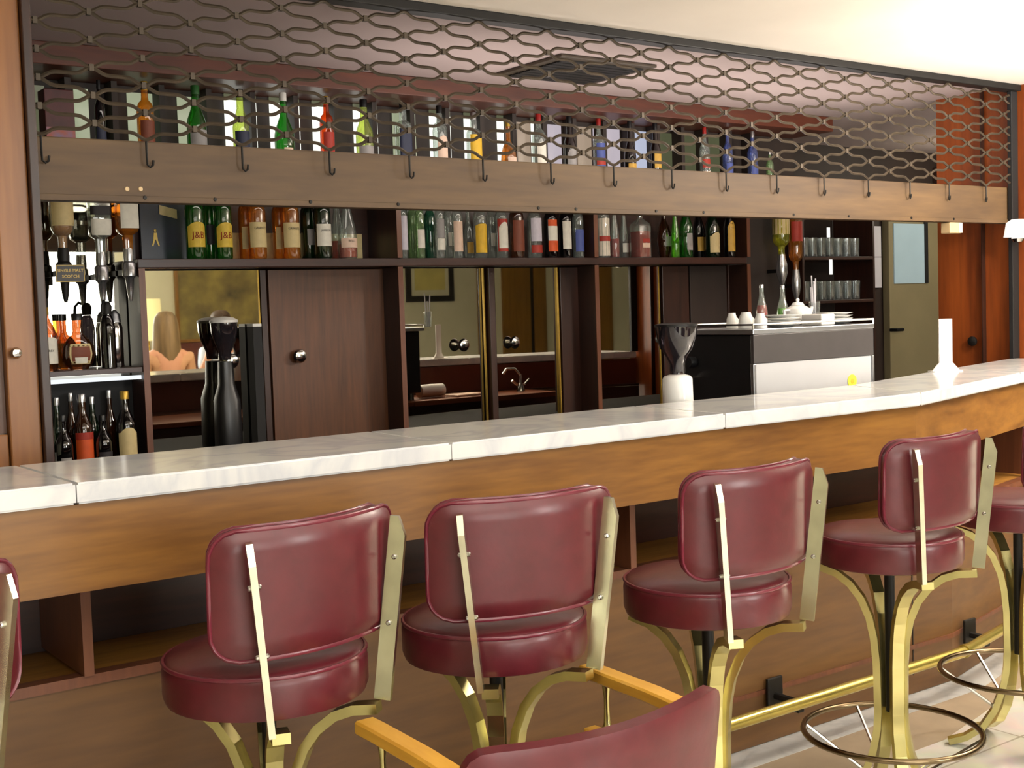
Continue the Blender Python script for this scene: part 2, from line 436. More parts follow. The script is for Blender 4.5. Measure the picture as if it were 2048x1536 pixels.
for px_, py_ in ((158, 1260), (1240, 1100), (2017, 920)):
    p = at(px_, py_, Y=2.78) if px_ < 1900 else at(px_, py_, Y=3.06)
    bm = B(); yy = py(p.x)
    box(bm, p.x-.011, p.x+.011, yy-.02, by(p.x)-.002, .656, .887); obj('divider', bm, 'edge_wood', bar)
p = at(1825, 1250, Y=2.74)
bm = B(); box(bm, p.x-.002, p.x+.002, py(p.x)-.002, py(p.x), .07, .63); obj('panel_joint', bm, 'black_matte', bar)

# brass foot rail
rail = thing('foot_rail', 'polished brass foot rail on dark brackets along the base of the bar', 'foot rail', (0, 0, .155))
ry = lambda x: 2.62 if x < 3.84 else 2.62+(x-3.84)*.22
bm = B(); tube(bm, [(x, ry(x), 0) for x in (-.5, .5, 1.5, 2.5, 3.4, 3.8, 3.84, 3.9, 4.4, 5.0, 5.42)], .02, 12); obj('rail', bm, 'rail_brass', rail, 40)
bm = B(); tube(bm, [(3.845+i*.01, ry(3.845+i*.01), 0) for i in range(3)], .0245, 12); obj('collar', bm, 'rail_brass', rail, 40)
for x in (-.2, .9, 1.75, at(1572, 1450, Y=2.68, ).x, at(1958, 1285, Y=2.7).x, 4.9):
    bm = B(); y1 = py(x)-(.008 if x < 3.8 else .020)
    tube(bm, [(x, ry(x), 0), (x, ry(x)+.05, .0), (x, y1, 0)], .012, 8)
    box(bm, x-.035, x+.035, y1-.012, y1-.001, -.05, .06, .004)
    box(bm, x-.014, x+.014, ry(x)-.006, ry(x)+.03, -.03, -.012, .003)
    obj('bracket', bm, 'dark_steel', rail)

# barman's worktop behind the counter
wt = thing('bar_worktop', 'brown worktop on the barman side under the marble counter, seen in the mirror doors', 'worktop')
bm = B(); box(bm, .96, 3.9, 3.085, 3.55, .872, .9, .004); obj('top', bm, 'copper_top', wt)
bm = B(); box(bm, .96, 3.9, 3.11, 3.5, .01, .871); obj('carcass', bm, 'dark_wood', wt)
bm = B(); poly_prism(bm, [(3.905, 3.10), (4.1, 3.10), (4.85, 3.33), (4.85, 3.66), (3.905, 3.55)], .872, .9); obj('top', bm, 'copper_top', wt)

# ------------------------------------------------------------------ beam, grille, left door frame
beam = thing('grille_beam', 'wide scuffed wooden beam spanning the bar above the bottles', 'beam', (0, 0, 0))
bm = B(); box(bm, .93, WX-.002, GY, GY+.05, 1.755, 1.925, .003); obj('face_board', bm, 'beam_wood', beam)
bm = B(); box(bm, .93, WX-.002, GY-.006, GY-.0005, 1.755, 1.772, .001); obj('lower_lip', bm, 'beam_wood', beam)
for x in (290, 430, 620, 795, 1075, 1150, 1310, 1405, 1585, 1695, 1820, 1905):
    p = at(x, 424, Y=GY); bm = B(); lathe(bm, [(.006, 0), (.005, .003)], 8, Matrix.Translation((p.x, GY-.006, 1.768)) @ Matrix.Rotation(PI/2, 4, 'X')); obj('screw', bm, 'dark_steel', beam)
for x in (254, 281):
    p = at(x, 378, Y=GY); bm = B(); lathe(bm, [(.007, 0), (.006, .003)], 8, Matrix.Translation((p.x, GY, p.z)) @ Matrix.Rotation(PI/2, 4, 'X')); obj('screw', bm, 'beige_plastic', beam)

gr = thing('security_grille', 'dark wrought lattice security grille hanging from the ceiling track onto the beam', 'grille', (0, 0, 0))
P, A_ = .285, .0186
gx0, gx1 = .955, WX-.06
hook0 = 1.257
bm = B()
z = 1.945; k = 0
while z < 2.375:
    pts = []
    n = int((gx1-gx0)/P*40)
    for i in range(n+1):
        x = gx0+(gx1-gx0)*i/n
        c = math.cos(2*PI*(x-hook0)/P)
        w = (1 if c > 0 else -1)*abs(c)**6
        pts.append((x, GY-.022, z+A_*w*(1 if k % 2 else -1)))
    tube(bm, pts, .0055, 5)
    z += 2*A_; k += 1
ztop = z
# clips where neighbouring wires meet
z = 1.945; k = 0
while z < ztop-3*A_:
    zz = z+A_
    off = 0 if k % 2 else .5
    j = -2
    while True:
        x = hook0+(j+off)*P; j += 1
        if x > gx1: break
        if x < gx0+.01: continue
        box(bm, x-.006, x+.006, GY-.029, GY-.016, zz-.009, zz+.009)
    z += 2*A_; k += 1
obj('lattice', bm, 'grille_metal', gr, 60)
bm = B(); box(bm, gx0-.02, WX-.002, GY-.05, GY+.015, 2.375, CEIL-.001, .003); obj('ceiling_track', bm, 'dark_steel', gr)
bm = B(); box(bm, WX-.055, WX-.002, GY-.03, GY-.007, CT+.0, 2.374, .003); obj('guide_rail', bm, 'black_matte', gr)
for j in range(-1, 16):
    x = hook0+j*P
    if x > gx1 or x < gx0: continue
    bm = B()
    pts = [(x, GY-.022, 1.93), (x, GY-.022, 1.875), (x+.002, GY-.018, 1.858), (x+.012, GY-.014, 1.852), (x+.02, GY-.012, 1.858), (x+.022, GY-.012, 1.872)]
    tube(bm, pts, .0032, 6); obj('hook', bm, 'dark_steel', gr, 50)

lf = thing('cupboard_end_door', 'tall wooden framed door with a round chrome knob at the left edge of the picture', 'door')
bm = B(); box(bm, .845, .925, 3.40, 3.44, .9, CEIL-.003, .004); obj('stile', bm, 'post_wood', lf)
bm = B(); box(bm, .2, .843, 3.41, 3.44, .9, 1.14, .004); obj('bottom_rail', bm, 'post_wood', lf)
bm = B(); box(bm, .2, .843, 3.425, 3.435, 1.142, CEIL-.003); obj('panel', bm, 'door_brown', lf)
p = at(28, 706, Y=3.4)
bm = B(); lathe(bm, [(.005, 0), (.006, .008), (.013, .014), (.015, .022), (.011, .03), (.004, .032)], 16, Matrix.Translation((p.x, 3.40, p.z)) @ Matrix.Rotation(PI/2, 4, 'X')); obj('knob', bm, 'chrome', lf, 40)
bm = B(); box(bm, .926, .95, 3.38, 3.42, .9, 2.37, .003); obj('guide_channel', bm, 'dark_wood_up', lf)

# ceiling vent over the barman
vc = [at(x, y, Z=CEIL) for x, y in ((1010, 137), (1130, 103), (1290, 140), (1170, 165))]
cx = sum(v.x for v in vc)/4; cy = sum(v.y for v in vc)/4
v_ = thing('ceiling_vent', 'dark square vent in the ceiling behind the lattice grille', 'vent', (cx, cy, CEIL-.001))
bm = B(); box(bm, -.25, .25, -.22, .22, -.012, 0, .003); obj('frame', bm, 'grille_metal', v_)
bm = B()
for i in range(9): box(bm, -.21, .21, -.18+i*.043, -.15+i*.043, -.018, -.0125)
obj('slat', bm, 'dark_steel', v_)

# ------------------------------------------------------------------ back bar: display case above, bottle shelf, cupboards below
dc = thing('display_case', 'dark wood display case of narrow niches under the ceiling, reflections painted as glowing panes', 'display case')
UZ = 2.02
bm = B(); box(bm, .98, 5.45, 4.50, 4.80, 1.985, UZ, .003); obj('shelf', bm, 'dark_wood', dc)
bm = B(); box(bm, .98, 5.45, 4.48, 4.80, 2.325, CEIL-.002, .003); obj('bulkhead', bm, 'bulkhead_wood', dc)
bm = B(); box(bm, .98, 5.45, 4.765, 4.79, UZ+.001, 2.324); obj('back_board', bm, 'niche_dark', dc)
nb = [105, 201, 292, 392, 482, 569, 655, 730, 809, 882, 951, 1020, 1081, 1142, 1201, 1263, 1314, 1364, 1413, 1459, 1509, 1550]
nx_ = [at(x, 240, Y=4.60).x for x in nb]
for a_, b_ in zip(nx_, nx_[1:]):
    x = (a_+b_)/2
    bm = B(); box(bm, x-.011, x+.011, 4.685, 4.764, UZ+.001, 2.324); obj('divider', bm, 'niche_dark', dc)
for x0, x1, m_ in ((47, 84, 'dim'), (152, 171, 'cream'), (258, 316, 'cream'), (358, 411, 'cream'), (452, 506, 'white'), (542, 592, 'white'), (627, 669, 'white'), (709, 747, 'white'), (787, 823, 'cream'),
                   (861, 893, 'white'), (930, 959, 'white'), (996, 1025, 'white'), (1036, 1060, 'peach'), (1064, 1086, 'white'), (1097, 1122, 'lilac'), (1156, 1182, 'peach'), (1188, 1209, 'lilac'), (1213, 1239, 'lilac'),
                   (1265, 1292, 'blue'), (1318, 1345, 'olive'), (1367, 1394, 'olive'), (1416, 1441, 'olive')):
    a_, b_ = at(x0-1, 240, Y=4.755).x, at(x1+(8 if x0 < 1030 else 0), 240, Y=4.755).x
    bm = B(); box(bm, a_, b_, 4.757, 4.764, UZ+.001, 2.30); obj('back_pane', bm, 'pane_'+m_, dc)  # glowing colours paint the mirror reflections behind the bottles
    if m_ == 'white':
        bm = B(); box(bm, a_, b_, 4.757, 4.764, 2.301, 2.324); obj('top_reflection_pane', bm, 'pane_dim', dc)

bs = thing('bottle_shelf', 'long dark wood bottle shelf with upright dividers behind the bar', 'shelf')
X0, X1 = 1.0, 4.95
lx = at(288, 650, Y=UFY).x
bm = B(); box(bm, lx-.012, X1, UFY, 4.93, SHZ-.035, SHZ, .003); obj('board', bm, 'dark_wood', bs)
bm = B(); box(bm, lx+.02, X1, 4.905, 4.925, SHZ+.001, 1.98); obj('back_panel', bm, 'dark_wood', bs)
udx = [at(797, 470, Y=UFY).x, at(1190, 470, Y=UFY).x, at(1495, 470, Y=UFY).x]
for x in udx:
    bm = B(); box(bm, x-.012, x+.012, UFY-.004, 4.904, SHZ+.001, 1.98); obj('divider', bm, 'dark_wood_up', bs)
    bm = B(); box(bm, x-.012, x+.012, UFY-.008, UFY-.005, SHZ+.001, 1.98); obj('divider_edge', bm, 'edge_wood', bs)

BZ = .9
bc = thing('back_bar_cupboard', 'dark wood back bar cupboard with mirrored doors and open bottle bay', 'cupboard')
bm = B(); box(bm, X0, 5.44, 4.25, 4.95, .86, BZ); obj('worktop', bm, pbr('black_worktop', (16, 14, 14), .8, var=.1, scale=6, spec=.08), bc)
bm = B(); box(bm, X0, 5.44, 4.30, 4.95, .01, .858); obj('carcass', bm, 'dark_wood', bc)
lx = at(288, 650, Y=UFY).x
def lean(bm):
    for v in bm.verts: v.co.y -= (v.co.z-1.25)*.0052
def upright(x, z1=SHZ-.037, w=.012, y1=MY-.012):
    bm = B(); box(bm, x-w, x+w, UFY+.0, y1, BZ+.001, z1); obj('upright', bm, 'dark_wood_up', bc)
    bm = B(); box(bm, x-w, x+w, UFY-.006, UFY-.001, BZ+.001, z1); obj('upright_edge', bm, 'edge_wood', bc)
upright(lx)
for x in udx: upright(x)
# left open bay: shelf and mirror back
bm = B(); box(bm, X0, lx-.013, UFY, MY-.006, 1.232, 1.252, .002); obj('bay_shelf', bm, 'dark_wood', bc)
bm = B(); box(bm, X0, lx-.013, UFY+.02, UFY+.03, 1.205, 1.22); obj('strip_light', bm, glow('strip_glow', (240, 245, 250), 1.1), bc)
bm = B(); box(bm, X0, lx-.014, MY, MY+.01, BZ+.001, 1.97); lean(bm); obj('bay_mirror', bm, 'mirror_glass', bc)
bm = B(); box(bm, X0, lx-.013, MY-.012, MY-.006, BZ+.001, 1.20); obj('bay_lower_back', bm, 'black_matte', bc)
def knob(x, y, parent, Yd):
    p = at(x, y, Y=Yd-.02); bm = B()
    lathe(bm, [(.008, 0), (.008, .006), (.012, .009), (.026, .02), (.030, .03), (.024, .04), (.010, .044)], 18, Matrix.Translation((p.x, Yd-.001, p.z)) @ Matrix.Rotation(PI/2, 4, 'X'))
    obj('knob', bm, 'chrome', parent, 40)
DZ = SHZ-.04
def mdoor(xa, xb, kn=None, Yd=MY, edge=True, ajar=0.):
    a, b = at(xa, 650, Y=Yd).x, at(xb, 650, Y=Yd).x
    bm = B(); box(bm, a, b, Yd, Yd+.008, BZ+.001, DZ); lean(bm)
    for v in bm.verts: v.co.y += (v.co.x-(a+b)/2)*math.tan(math.radians(ajar))
    o = obj('mirror_door', bm, 'mirror_glass', bc)
    if edge:
        bm = B(); box(bm, b+.0005, b+.006, Yd-.004, Yd+.008, BZ+.001, DZ); obj('edge_trim', bm, 'cap_gold', o)
    if kn: knob(kn[0], kn[1], o, Yd)
    return a, b
def wdoor(xa, xb, mat='door_brown', kn=None, Yd=MY):
    a, b = at(xa, 650, Y=Yd).x, at(xb, 650, Y=Yd).x
    bm = B(); box(bm, a, b, Yd-.012, Yd+.008, BZ+.001, DZ, .002); o = obj('wood_door', bm, mat, bc)
    if kn: knob(kn[0], kn[1], o, Yd-.012)
    return a, b
mdoor(240, 518, (462, 722))
wdoor(522, 534, 'dark_wood_up')
wdoor(538, 772, 'door_brown', (598, 712))
mdoor(790, 968, (925, 690), ajar=3.2)
bm = B(); xa = at(979, 650, Y=MY).x; box(bm, xa-.016, xa+.016, MY-.03, MY+.008, BZ+.001, DZ, .002); obj('door_post', bm, 'dark_wood_up', bc)
mdoor(990, 1116, (1027, 685), ajar=2.4)
wdoor(1120, 1186, 'dark_wood_up')
mdoor(1192, 1318)
wdoor(1324, 1376, 'dark_wood_up')
wdoor(1379, 1452, 'niche_dark')
wdoor(1455, 1492, 'dark_wood_up')

# advertising mirror poster, card painting a bright mirror reflection behind the bottles
pl, pr = at(276, 470, Y=4.86).x, at(371, 470, Y=4.86).x
pn = thing('advertising_panel', 'dark blue-black advertising panel with a pale slanted label and tiny gold walking figure', 'sign', ((pl+pr)/2+.012, 4.86, SHZ+.001))
w2 = (pr-pl)/2
bm = B(); box(bm, -w2, w2, 0, .012, 0, .315); obj('board', bm, pbr('panel_blue', (34, 40, 58), .35, var=.2, scale=8), pn)
bm = B(); box(bm, w2-.006, w2-.001, -.004, -.0005, 0, .315); obj('edge_strip', bm, 'paper_cream', pn)
bm = B(); plate(bm, [(-w2+.004, -.003, .235), (-.05, -.003, .262), (-.05, -.003, .278), (-w2+.004, -.003, .252)], .002); obj('gold_band', bm, 'gold_ink', pn)
bm = B(); plate(bm, [(-.02, -.003, .185), (.052, -.003, .168), (.052, -.003, .205), (-.02, -.003, .222)], .002); obj('label_patch', bm, 'paper_cream', pn)
bm = B()
lathe(bm, [(.001, .128), (.006, .124), (.004, .116), (.001, .113)], 8, Matrix.Translation((-.04, -.003, 0)), sy=.3)
plate(bm, [(-.046, -.003, .112), (-.034, -.003, .112), (-.031, -.003, .085), (-.049, -.003, .085)], .002)
plate(bm, [(-.048, -.003, .085), (-.041, -.003, .085), (-.050, -.003, .060), (-.056, -.003, .060)], .002)
plate(bm, [(-.039, -.003, .085), (-.032, -.003, .085), (-.024, -.003, .060), (-.030, -.003, .060)], .002)
obj('figure', bm, 'gold_ink', pn)
a, b = at(463, 480, Y=4.885).x, at(724, 480, Y=4.885).x
bm = B(); box(bm, a, b, 4.885, 4.892, SHZ+.001, SHZ+.118); tag(obj('reflection_card', bm, 'paper_cream'), 'long cream card painted as the bright mirror reflection behind the whisky bottles on the shelf', 'card')

# ------------------------------------------------------------------ bottles
def prof_of(kind, r, H):
    if kind == 'std': return [(r*.9, 0), (r, .006), (r, H*.60), (r*.97, H*.64), (r*.72, H*.70), (r*.42, H*.76), (r*.36, H*.80), (r*.35, H*.93)]
    if kind == 'round_shoulder': return [(r*.92, 0), (r, .008), (r, H*.62), (r*.93, H*.68), (r*.74, H*.73), (r*.45, H*.76), (r*.40, H*.80), (r*.38, H*.93)]
    if kind == 'taper': return [(r*.9, 0), (r, .006), (r, H*.3), (r*.85, H*.45), (r*.5, H*.65), (r*.36, H*.78), (r*.34, H*.94)]
    if kind == 'bell': return [(r*.9, 0), (r, .006), (r, H*.42), (r*.9, H*.5), (r*.62, H*.6), (r*.40, H*.68), (r*.36, H*.75), (r*.34, H*.93)]
    if kind == 'wine': return [(r*.9, 0), (r, .006), (r, H*.5), (r*.9, H*.57), (r*.6, H*.67), (r*.42, H*.74), (r*.40, H*.94)]
    if kind == 'globe': return [(r*.55, 0), (r*.6, .006), (r*.86, H*.12), (r, H*.27), (r*.92, H*.42), (r*.66, H*.54), (r*.36, H*.62), (r*.30, H*.68), (r*.30, H*.92)]
    if kind == 'decanter': return [(r*.96, 0), (r, .005), (r, H*.5), (r*.92, H*.55), (r*.5, H*.6), (r*.24, H*.64), (r*.22, H*.9)]
    if kind == 'flask': return [(r*.95, 0), (r, .005), (r, H*.66), (r*.9, H*.7), (r*.45, H*.74), (r*.42, H*.92)]
    return None

def patch(bm, r_of, z0, z1, half, n=10, rows=6, arch=0., sq=0., sy=1., off=.0008):
    """label patch wrapped on the side facing -Y"""
    g = []
    for j in range(rows+1):
        row = []
        for i in range(n+1):
            u = -1+2*i/n
            t = -PI/2+u*half
            zz = z0+(z1-z0)*j/rows
            if arch and j == rows: zz -= arch*(abs(u)**2.2)
            r = r_of(zz)+off
            c, s = math.cos(t), math.sin(t)
            q = 1/((abs(c)**(2+sq*8)+abs(s)**(2+sq*8))**(1/(2+sq*8))) if sq else 1
            row.append(bm.verts.new((r*q*c, r*q*s*sy, zz)))
        g.append(row)
    for a, b in zip(g, g[1:]):
        for i in range(n): bm.faces.new((a[i], a[i+1], b[i+1], b[i]))

def bottle(loc, r, H, kind, gcol, label, labels=(), cap='cap_black', caph=.07, sq=0., sy=1., liquid=None, group=None, text=None, name='bottle', inverted=False, neck=None):
    t = thing(name, label, 'bottle', loc, 0., group)
    pr = prof_of(kind, r, H)
    seg = 20
    M = Matrix.Identity(4)
    if inverted: M = Matrix.Translation((0, 0, H)) @ Matrix.Rotation(PI, 4, 'X') @ Matrix.Rotation(PI, 4, 'Z')
    bm = B(); lathe(bm, pr, seg, M, sq, sy); obj('glass', bm, 'glass_'+gcol, t, 40)
    def r_of(z):
        if inverted: z = H-z
        for (ra, za), (rb, zb) in zip(pr, pr[1:]):
            if z <= zb: return ra+(rb-ra)*(z-za)/max(1e-6, zb-za)
        return pr[-1][0]
    if liquid:
        lc, f0 = liquid
        q = [(max(.002, a*.94), max(.004, z)) for a, z in pr if z < H*f0]
        q.append((r_of(H*f0)*.94 if not inverted else q[-1][0], H*f0))
        bm = B(); lathe(bm, q, seg, M if inverted else None, sq, sy); obj('liquid', bm, 'glass_liquid_'+lc, t, 40)
    if cap:
        bm = B(); rn = pr[-1][0]*1.12
        lathe(bm, [(rn, H*(1-caph)-.004), (rn, H-.003), (rn*.9, H)], 14, M if inverted else None, 0, 1); obj('cap', bm, cap, t, 40)
    if neck:
        bm = B(); patch(bm, r_of, H*.78, H*.9, PI, 14, 2); obj('neck_band', bm, neck, t)
    for lm, f0, f1, half, arch in labels:
        bm = B(); patch(bm, r_of, H*f0, H*f1, half, 10, 6, arch, sq, sy, .0008+.0009*labels.index((lm, f0, f1, half, arch))); obj('label', bm, 'paper_'+lm, t, 60)
    if text:
        s, size, fz, mat = text
        zc = H*fz
        bm = text_bm(s, size, Matrix.Translation((0, -(r_of(zc)*sy)-.0022, zc)) @ FRONT, .0003)
        # wrap the lettering round the bottle
        rr = r_of(zc)+.0018
        if not sq:
            for v in bm.verts:
                a = v.co.x/rr; v.co.x = rr*math.sin(a); v.co.y = -rr*math.cos(a)
        obj('lettering', bm, mat, t)
    return t

W1 = 1.15
def place(x0, x1, Y, z, yref=517):
    p = at((x0+x1)/2, yref, Y=Y)
    return (p.x, Y, z), (x1-x0)*depth(p)/F/2

FR, BK = 4.715, 4.80
G1 = 'whisky bottles on the shelf by the brown door'
lab_full = 1.15
row1 = [
 (374, 411, FR, 'round_shoulder', 'green', [('jb', .15, .47, 1.2, .02)], 'leftmost green whisky bottle with yellow label and red letters', 'cap_red', ('J&B', .036, .30, 'red_ink'), None),
 (409, 436, BK, 'round_shoulder', 'green', [('black', .2, .46, .9, 0)], 'green bottle half hidden between the two yellow labelled green bottles', 'cap_red', None, None),
 (432, 466, FR, 'round_shoulder', 'green', [('jb', .15, .47, 1.2, .02)], 'second green whisky bottle with yellow label, next to the reflection card gap', 'cap_red', ('J&B', .036, .30, 'red_ink'), None),
 (480, 510, BK, 'round_shoulder', 'amber', [('cream', .14, .44, 1., 0)], 'amber whisky bottle standing behind the first cream labelled amber bottle', 'cap_gold', None, None),
 (499, 534, FR, 'round_shoulder', 'amber', [('cream', .15, .48, 1.3, 0)], 'amber whisky bottle with plain cream label, left of the front pair', 'cap_gold', ('GRANTS', .014, .40, 'dark_ink'), None),
 (547, 577, BK, 'round_shoulder', 'amber', [('cream', .14, .44, 1., 0)], 'amber whisky bottle standing behind the second cream labelled amber bottle', 'cap_gold', None, None),
 (566, 601, FR, 'round_shoulder', 'amber', [('cream', .15, .48, 1.3, 0)], 'amber whisky bottle with plain cream label, beside the dark green bottles', 'cap_gold', ('GRANTS', .014, .40, 'dark_ink'), None),
 (604, 634, BK, 'round_shoulder', 'dgreen', [('grey', .2, .42, .6, 0)], 'dark green bottle behind the white labelled one beside the amber pair', 'cap_black', None, None),
 (631, 664, FR, 'round_shoulder', 'dgreen', [('white', .17, .47, 1.2, 0)], 'dark green whiskey bottle with a white label', 'cap_black', ('JAMESON', .011, .38, 'dark_ink'), None),
 (662, 692, BK, 'taper', 'clear', [], 'clear bottle a third full of amber spirit behind the clear labelled one', 'cap_white', None, ('orange', .26)),
 (678, 715, FR, 'taper', 'clear', [('peach', .15, .28, 1.2, 0)], 'clear tapering bottle with peach label and reddish spirit by the dark gap', 'cap_white', ('BELLS', .013, .24, 'dark_ink'), ('orange', .2)),
]
for x0, x1, Y, kind, gc, labs, desc, cap, txt, liq in row1:
    loc, r = place(x0, x1, Y, SHZ+.001)
    bottle(loc, r*1.02, .305, kind, gc, desc, labs, cap, .07, 0, 1, liq, G1, txt)
G2 = 'clear spirit bottles on the middle shelf bay'
row2 = [
 (798, 817, FR, 'std', 'clear', [('lilac', .12, .62, 1.1, 0)], 'clear bottle with tall pale label against the left divider of the middle bay', 'cap_white', None, None),
 (816, 838, BK, 'std', 'tint', [], 'plain pale green bottle behind the first bottles of the middle bay', 'cap_white', None, None),
 (832, 851, FR, 'std', 'tint', [('white', .15, .42, 1., 0)], 'pale green bottle with a small low white label', 'cap_white', None, None),
 (850, 874, BK, 'std', 'teal', [], 'teal green bottle behind the left part of the middle bay', 'cap_green', None, None),
 (871, 891, FR, 'std', 'clear', [('grey', .3, .58, 1.1, 0), ('white', .12, .29, 1., 0)], 'clear bottle with grey label over a white one', 'cap_silver', None, None),
 (888, 909, BK, 'std', 'clear', [('white', .2, .4, .6, 0)], 'clear bottle behind, between the grey and the peach labels', 'cap_silver', None, None),
 (905, 927, FR, 'std', 'clear', [('peach', .1, .55, 1.2, 0)], 'clear bottle with a long peach white label', 'cap_white', None, None),
 (927, 949, BK, 'bell', 'clear', [('gold', .1, .3, .8, 0)], 'short clear bottle with dull gold label behind, left of the yellow label', 'cap_silver', None, None),
 (948, 975, FR, 'std', 'clear', [('yellow', .08, .52, 1.25, .01)], 'clear gin bottle with a big yellow label', 'cap_silver', None, None),
 (973, 994, BK, 'std', 'clear', [('white', .2, .4, .6, 0)], 'clear bottle behind, right of the yellow label', 'cap_silver', None, None),
 (991, 1017, FR, 'std', 'clear', [('red', .10, .60, 1.15, .0), ('white', .15, .55, .95, .03)], 'clear rum bottle with a white shield label edged in red', 'cap_red', None, None),
 (1020, 1050, FR, 'round_shoulder', 'brown', [('brownred', .1, .58, 1.1, 0)], 'brown liqueur bottle with dark red label', 'cap_black', None, None),
 (1056, 1085, FR, 'std', 'clear', [('lilac', .26, .62, 1.1, 0), ('red', .08, .2, 1.1, 0)], 'clear bottle with pale lilac label above a red band', 'cap_silver', None, None),
 (1089, 1116, FR, 'std', 'dark', [('orange', .5, .6, .95, 0), ('white', .27, .5, .95, 0), ('orange', .1, .27, .95, 0)], 'black bottle with white label between two orange bands', 'cap_black', None, None),
 (1119, 1144, FR, 'std', 'dark', [('white', .14, .58, 1., 0)], 'black bottle with tall cream white label', 'cap_silver', None, None),
 (1146, 1169, FR, 'std', 'clear', [('blue', .1, .45, 1.1, 0)], 'clear bottle with blue label at the right end of the middle bay', 'cap_black', None, None),
]
for x0, x1, Y, kind, gc, labs, desc, cap, txt, liq in row2:
    loc, r = place(x0, x1, Y, SHZ+.001)
    bottle(loc, r, .30 if kind != 'bell' else .26, kind, gc, desc, labs, cap, .07, 0, 1, liq, G2, txt)
G3 = 'liqueur bottles on the right shelf bay'
row3 = [
 (1193, 1221, FR, 'round_shoulder', 'clear', [('malibu', .03, .62, 2.6, 0), ('red', .26, .34, 1.2, 0)], 'white bottle with a faded red band at the left of the right bay', 'cap_white', None, None, 0),
 (1221, 1240, FR, 'taper', 'clear', [], 'slim tapering clear bottle with a little red liqueur', 'cap_white', None, ('pinkred', .3), 0),
 (1240, 1258, BK, 'taper', 'clear', [('white', .1, .25, 1., 0)], 'slim tapering clear bottle next to the red decanter', 'cap_white', None, None, 0),
 (1262, 1302, FR, 'decanter', 'clear', [('red', .24, .3, .5, 0), ('peach', .16, .23, .5, 0)], 'square decanter bottle half full of red liqueur', 'cap_white', None, ('red', .42), .35),
 (1314, 1344, BK, 'globe', 'brown', [('grey', .2, .36, .6, 0)], 'squat brown bottle with small grey label behind the decanter', 'cap_black', None, None, 0),
 (1343, 1360, FR, 'taper', 'lime', [], 'slim bright lime green bottle', 'cap_green', None, None, 0),
 (1360, 1386, FR, 'wine', 'green', [('grey', .12, .4, .6, 0)], 'wide green bottle beside the lime green one', 'cap_green', None, None, 0),
 (1386, 1410, BK, 'wine', 'dark', [('gold', .12, .36, .9, 0)], 'dark bottle with low gold label behind the green bottles', 'cap_gold', None, None, 0),
 (1411, 1440, FR, 'wine', 'dgreen', [('cream', .08, .42, 1.1, .03)], 'dark green bottle with an arched cream label', 'cap_gold', None, None, 0),
 (1448, 1471, FR, 'wine', 'dark', [('gold', .1, .62, 1., .03)], 'dark bottle with a tall gold label near the right divider', 'cap_black', None, None, 0),
]
for x0, x1, Y, kind, gc, labs, desc, cap, txt, liq, sq in row3:
    loc, r = place(x0, x1, Y, SHZ+.001)
    bottle(loc, r*(.86 if sq else 1), .31, kind, gc, desc, labs, cap, .07, sq, 1, liq, G3, txt)

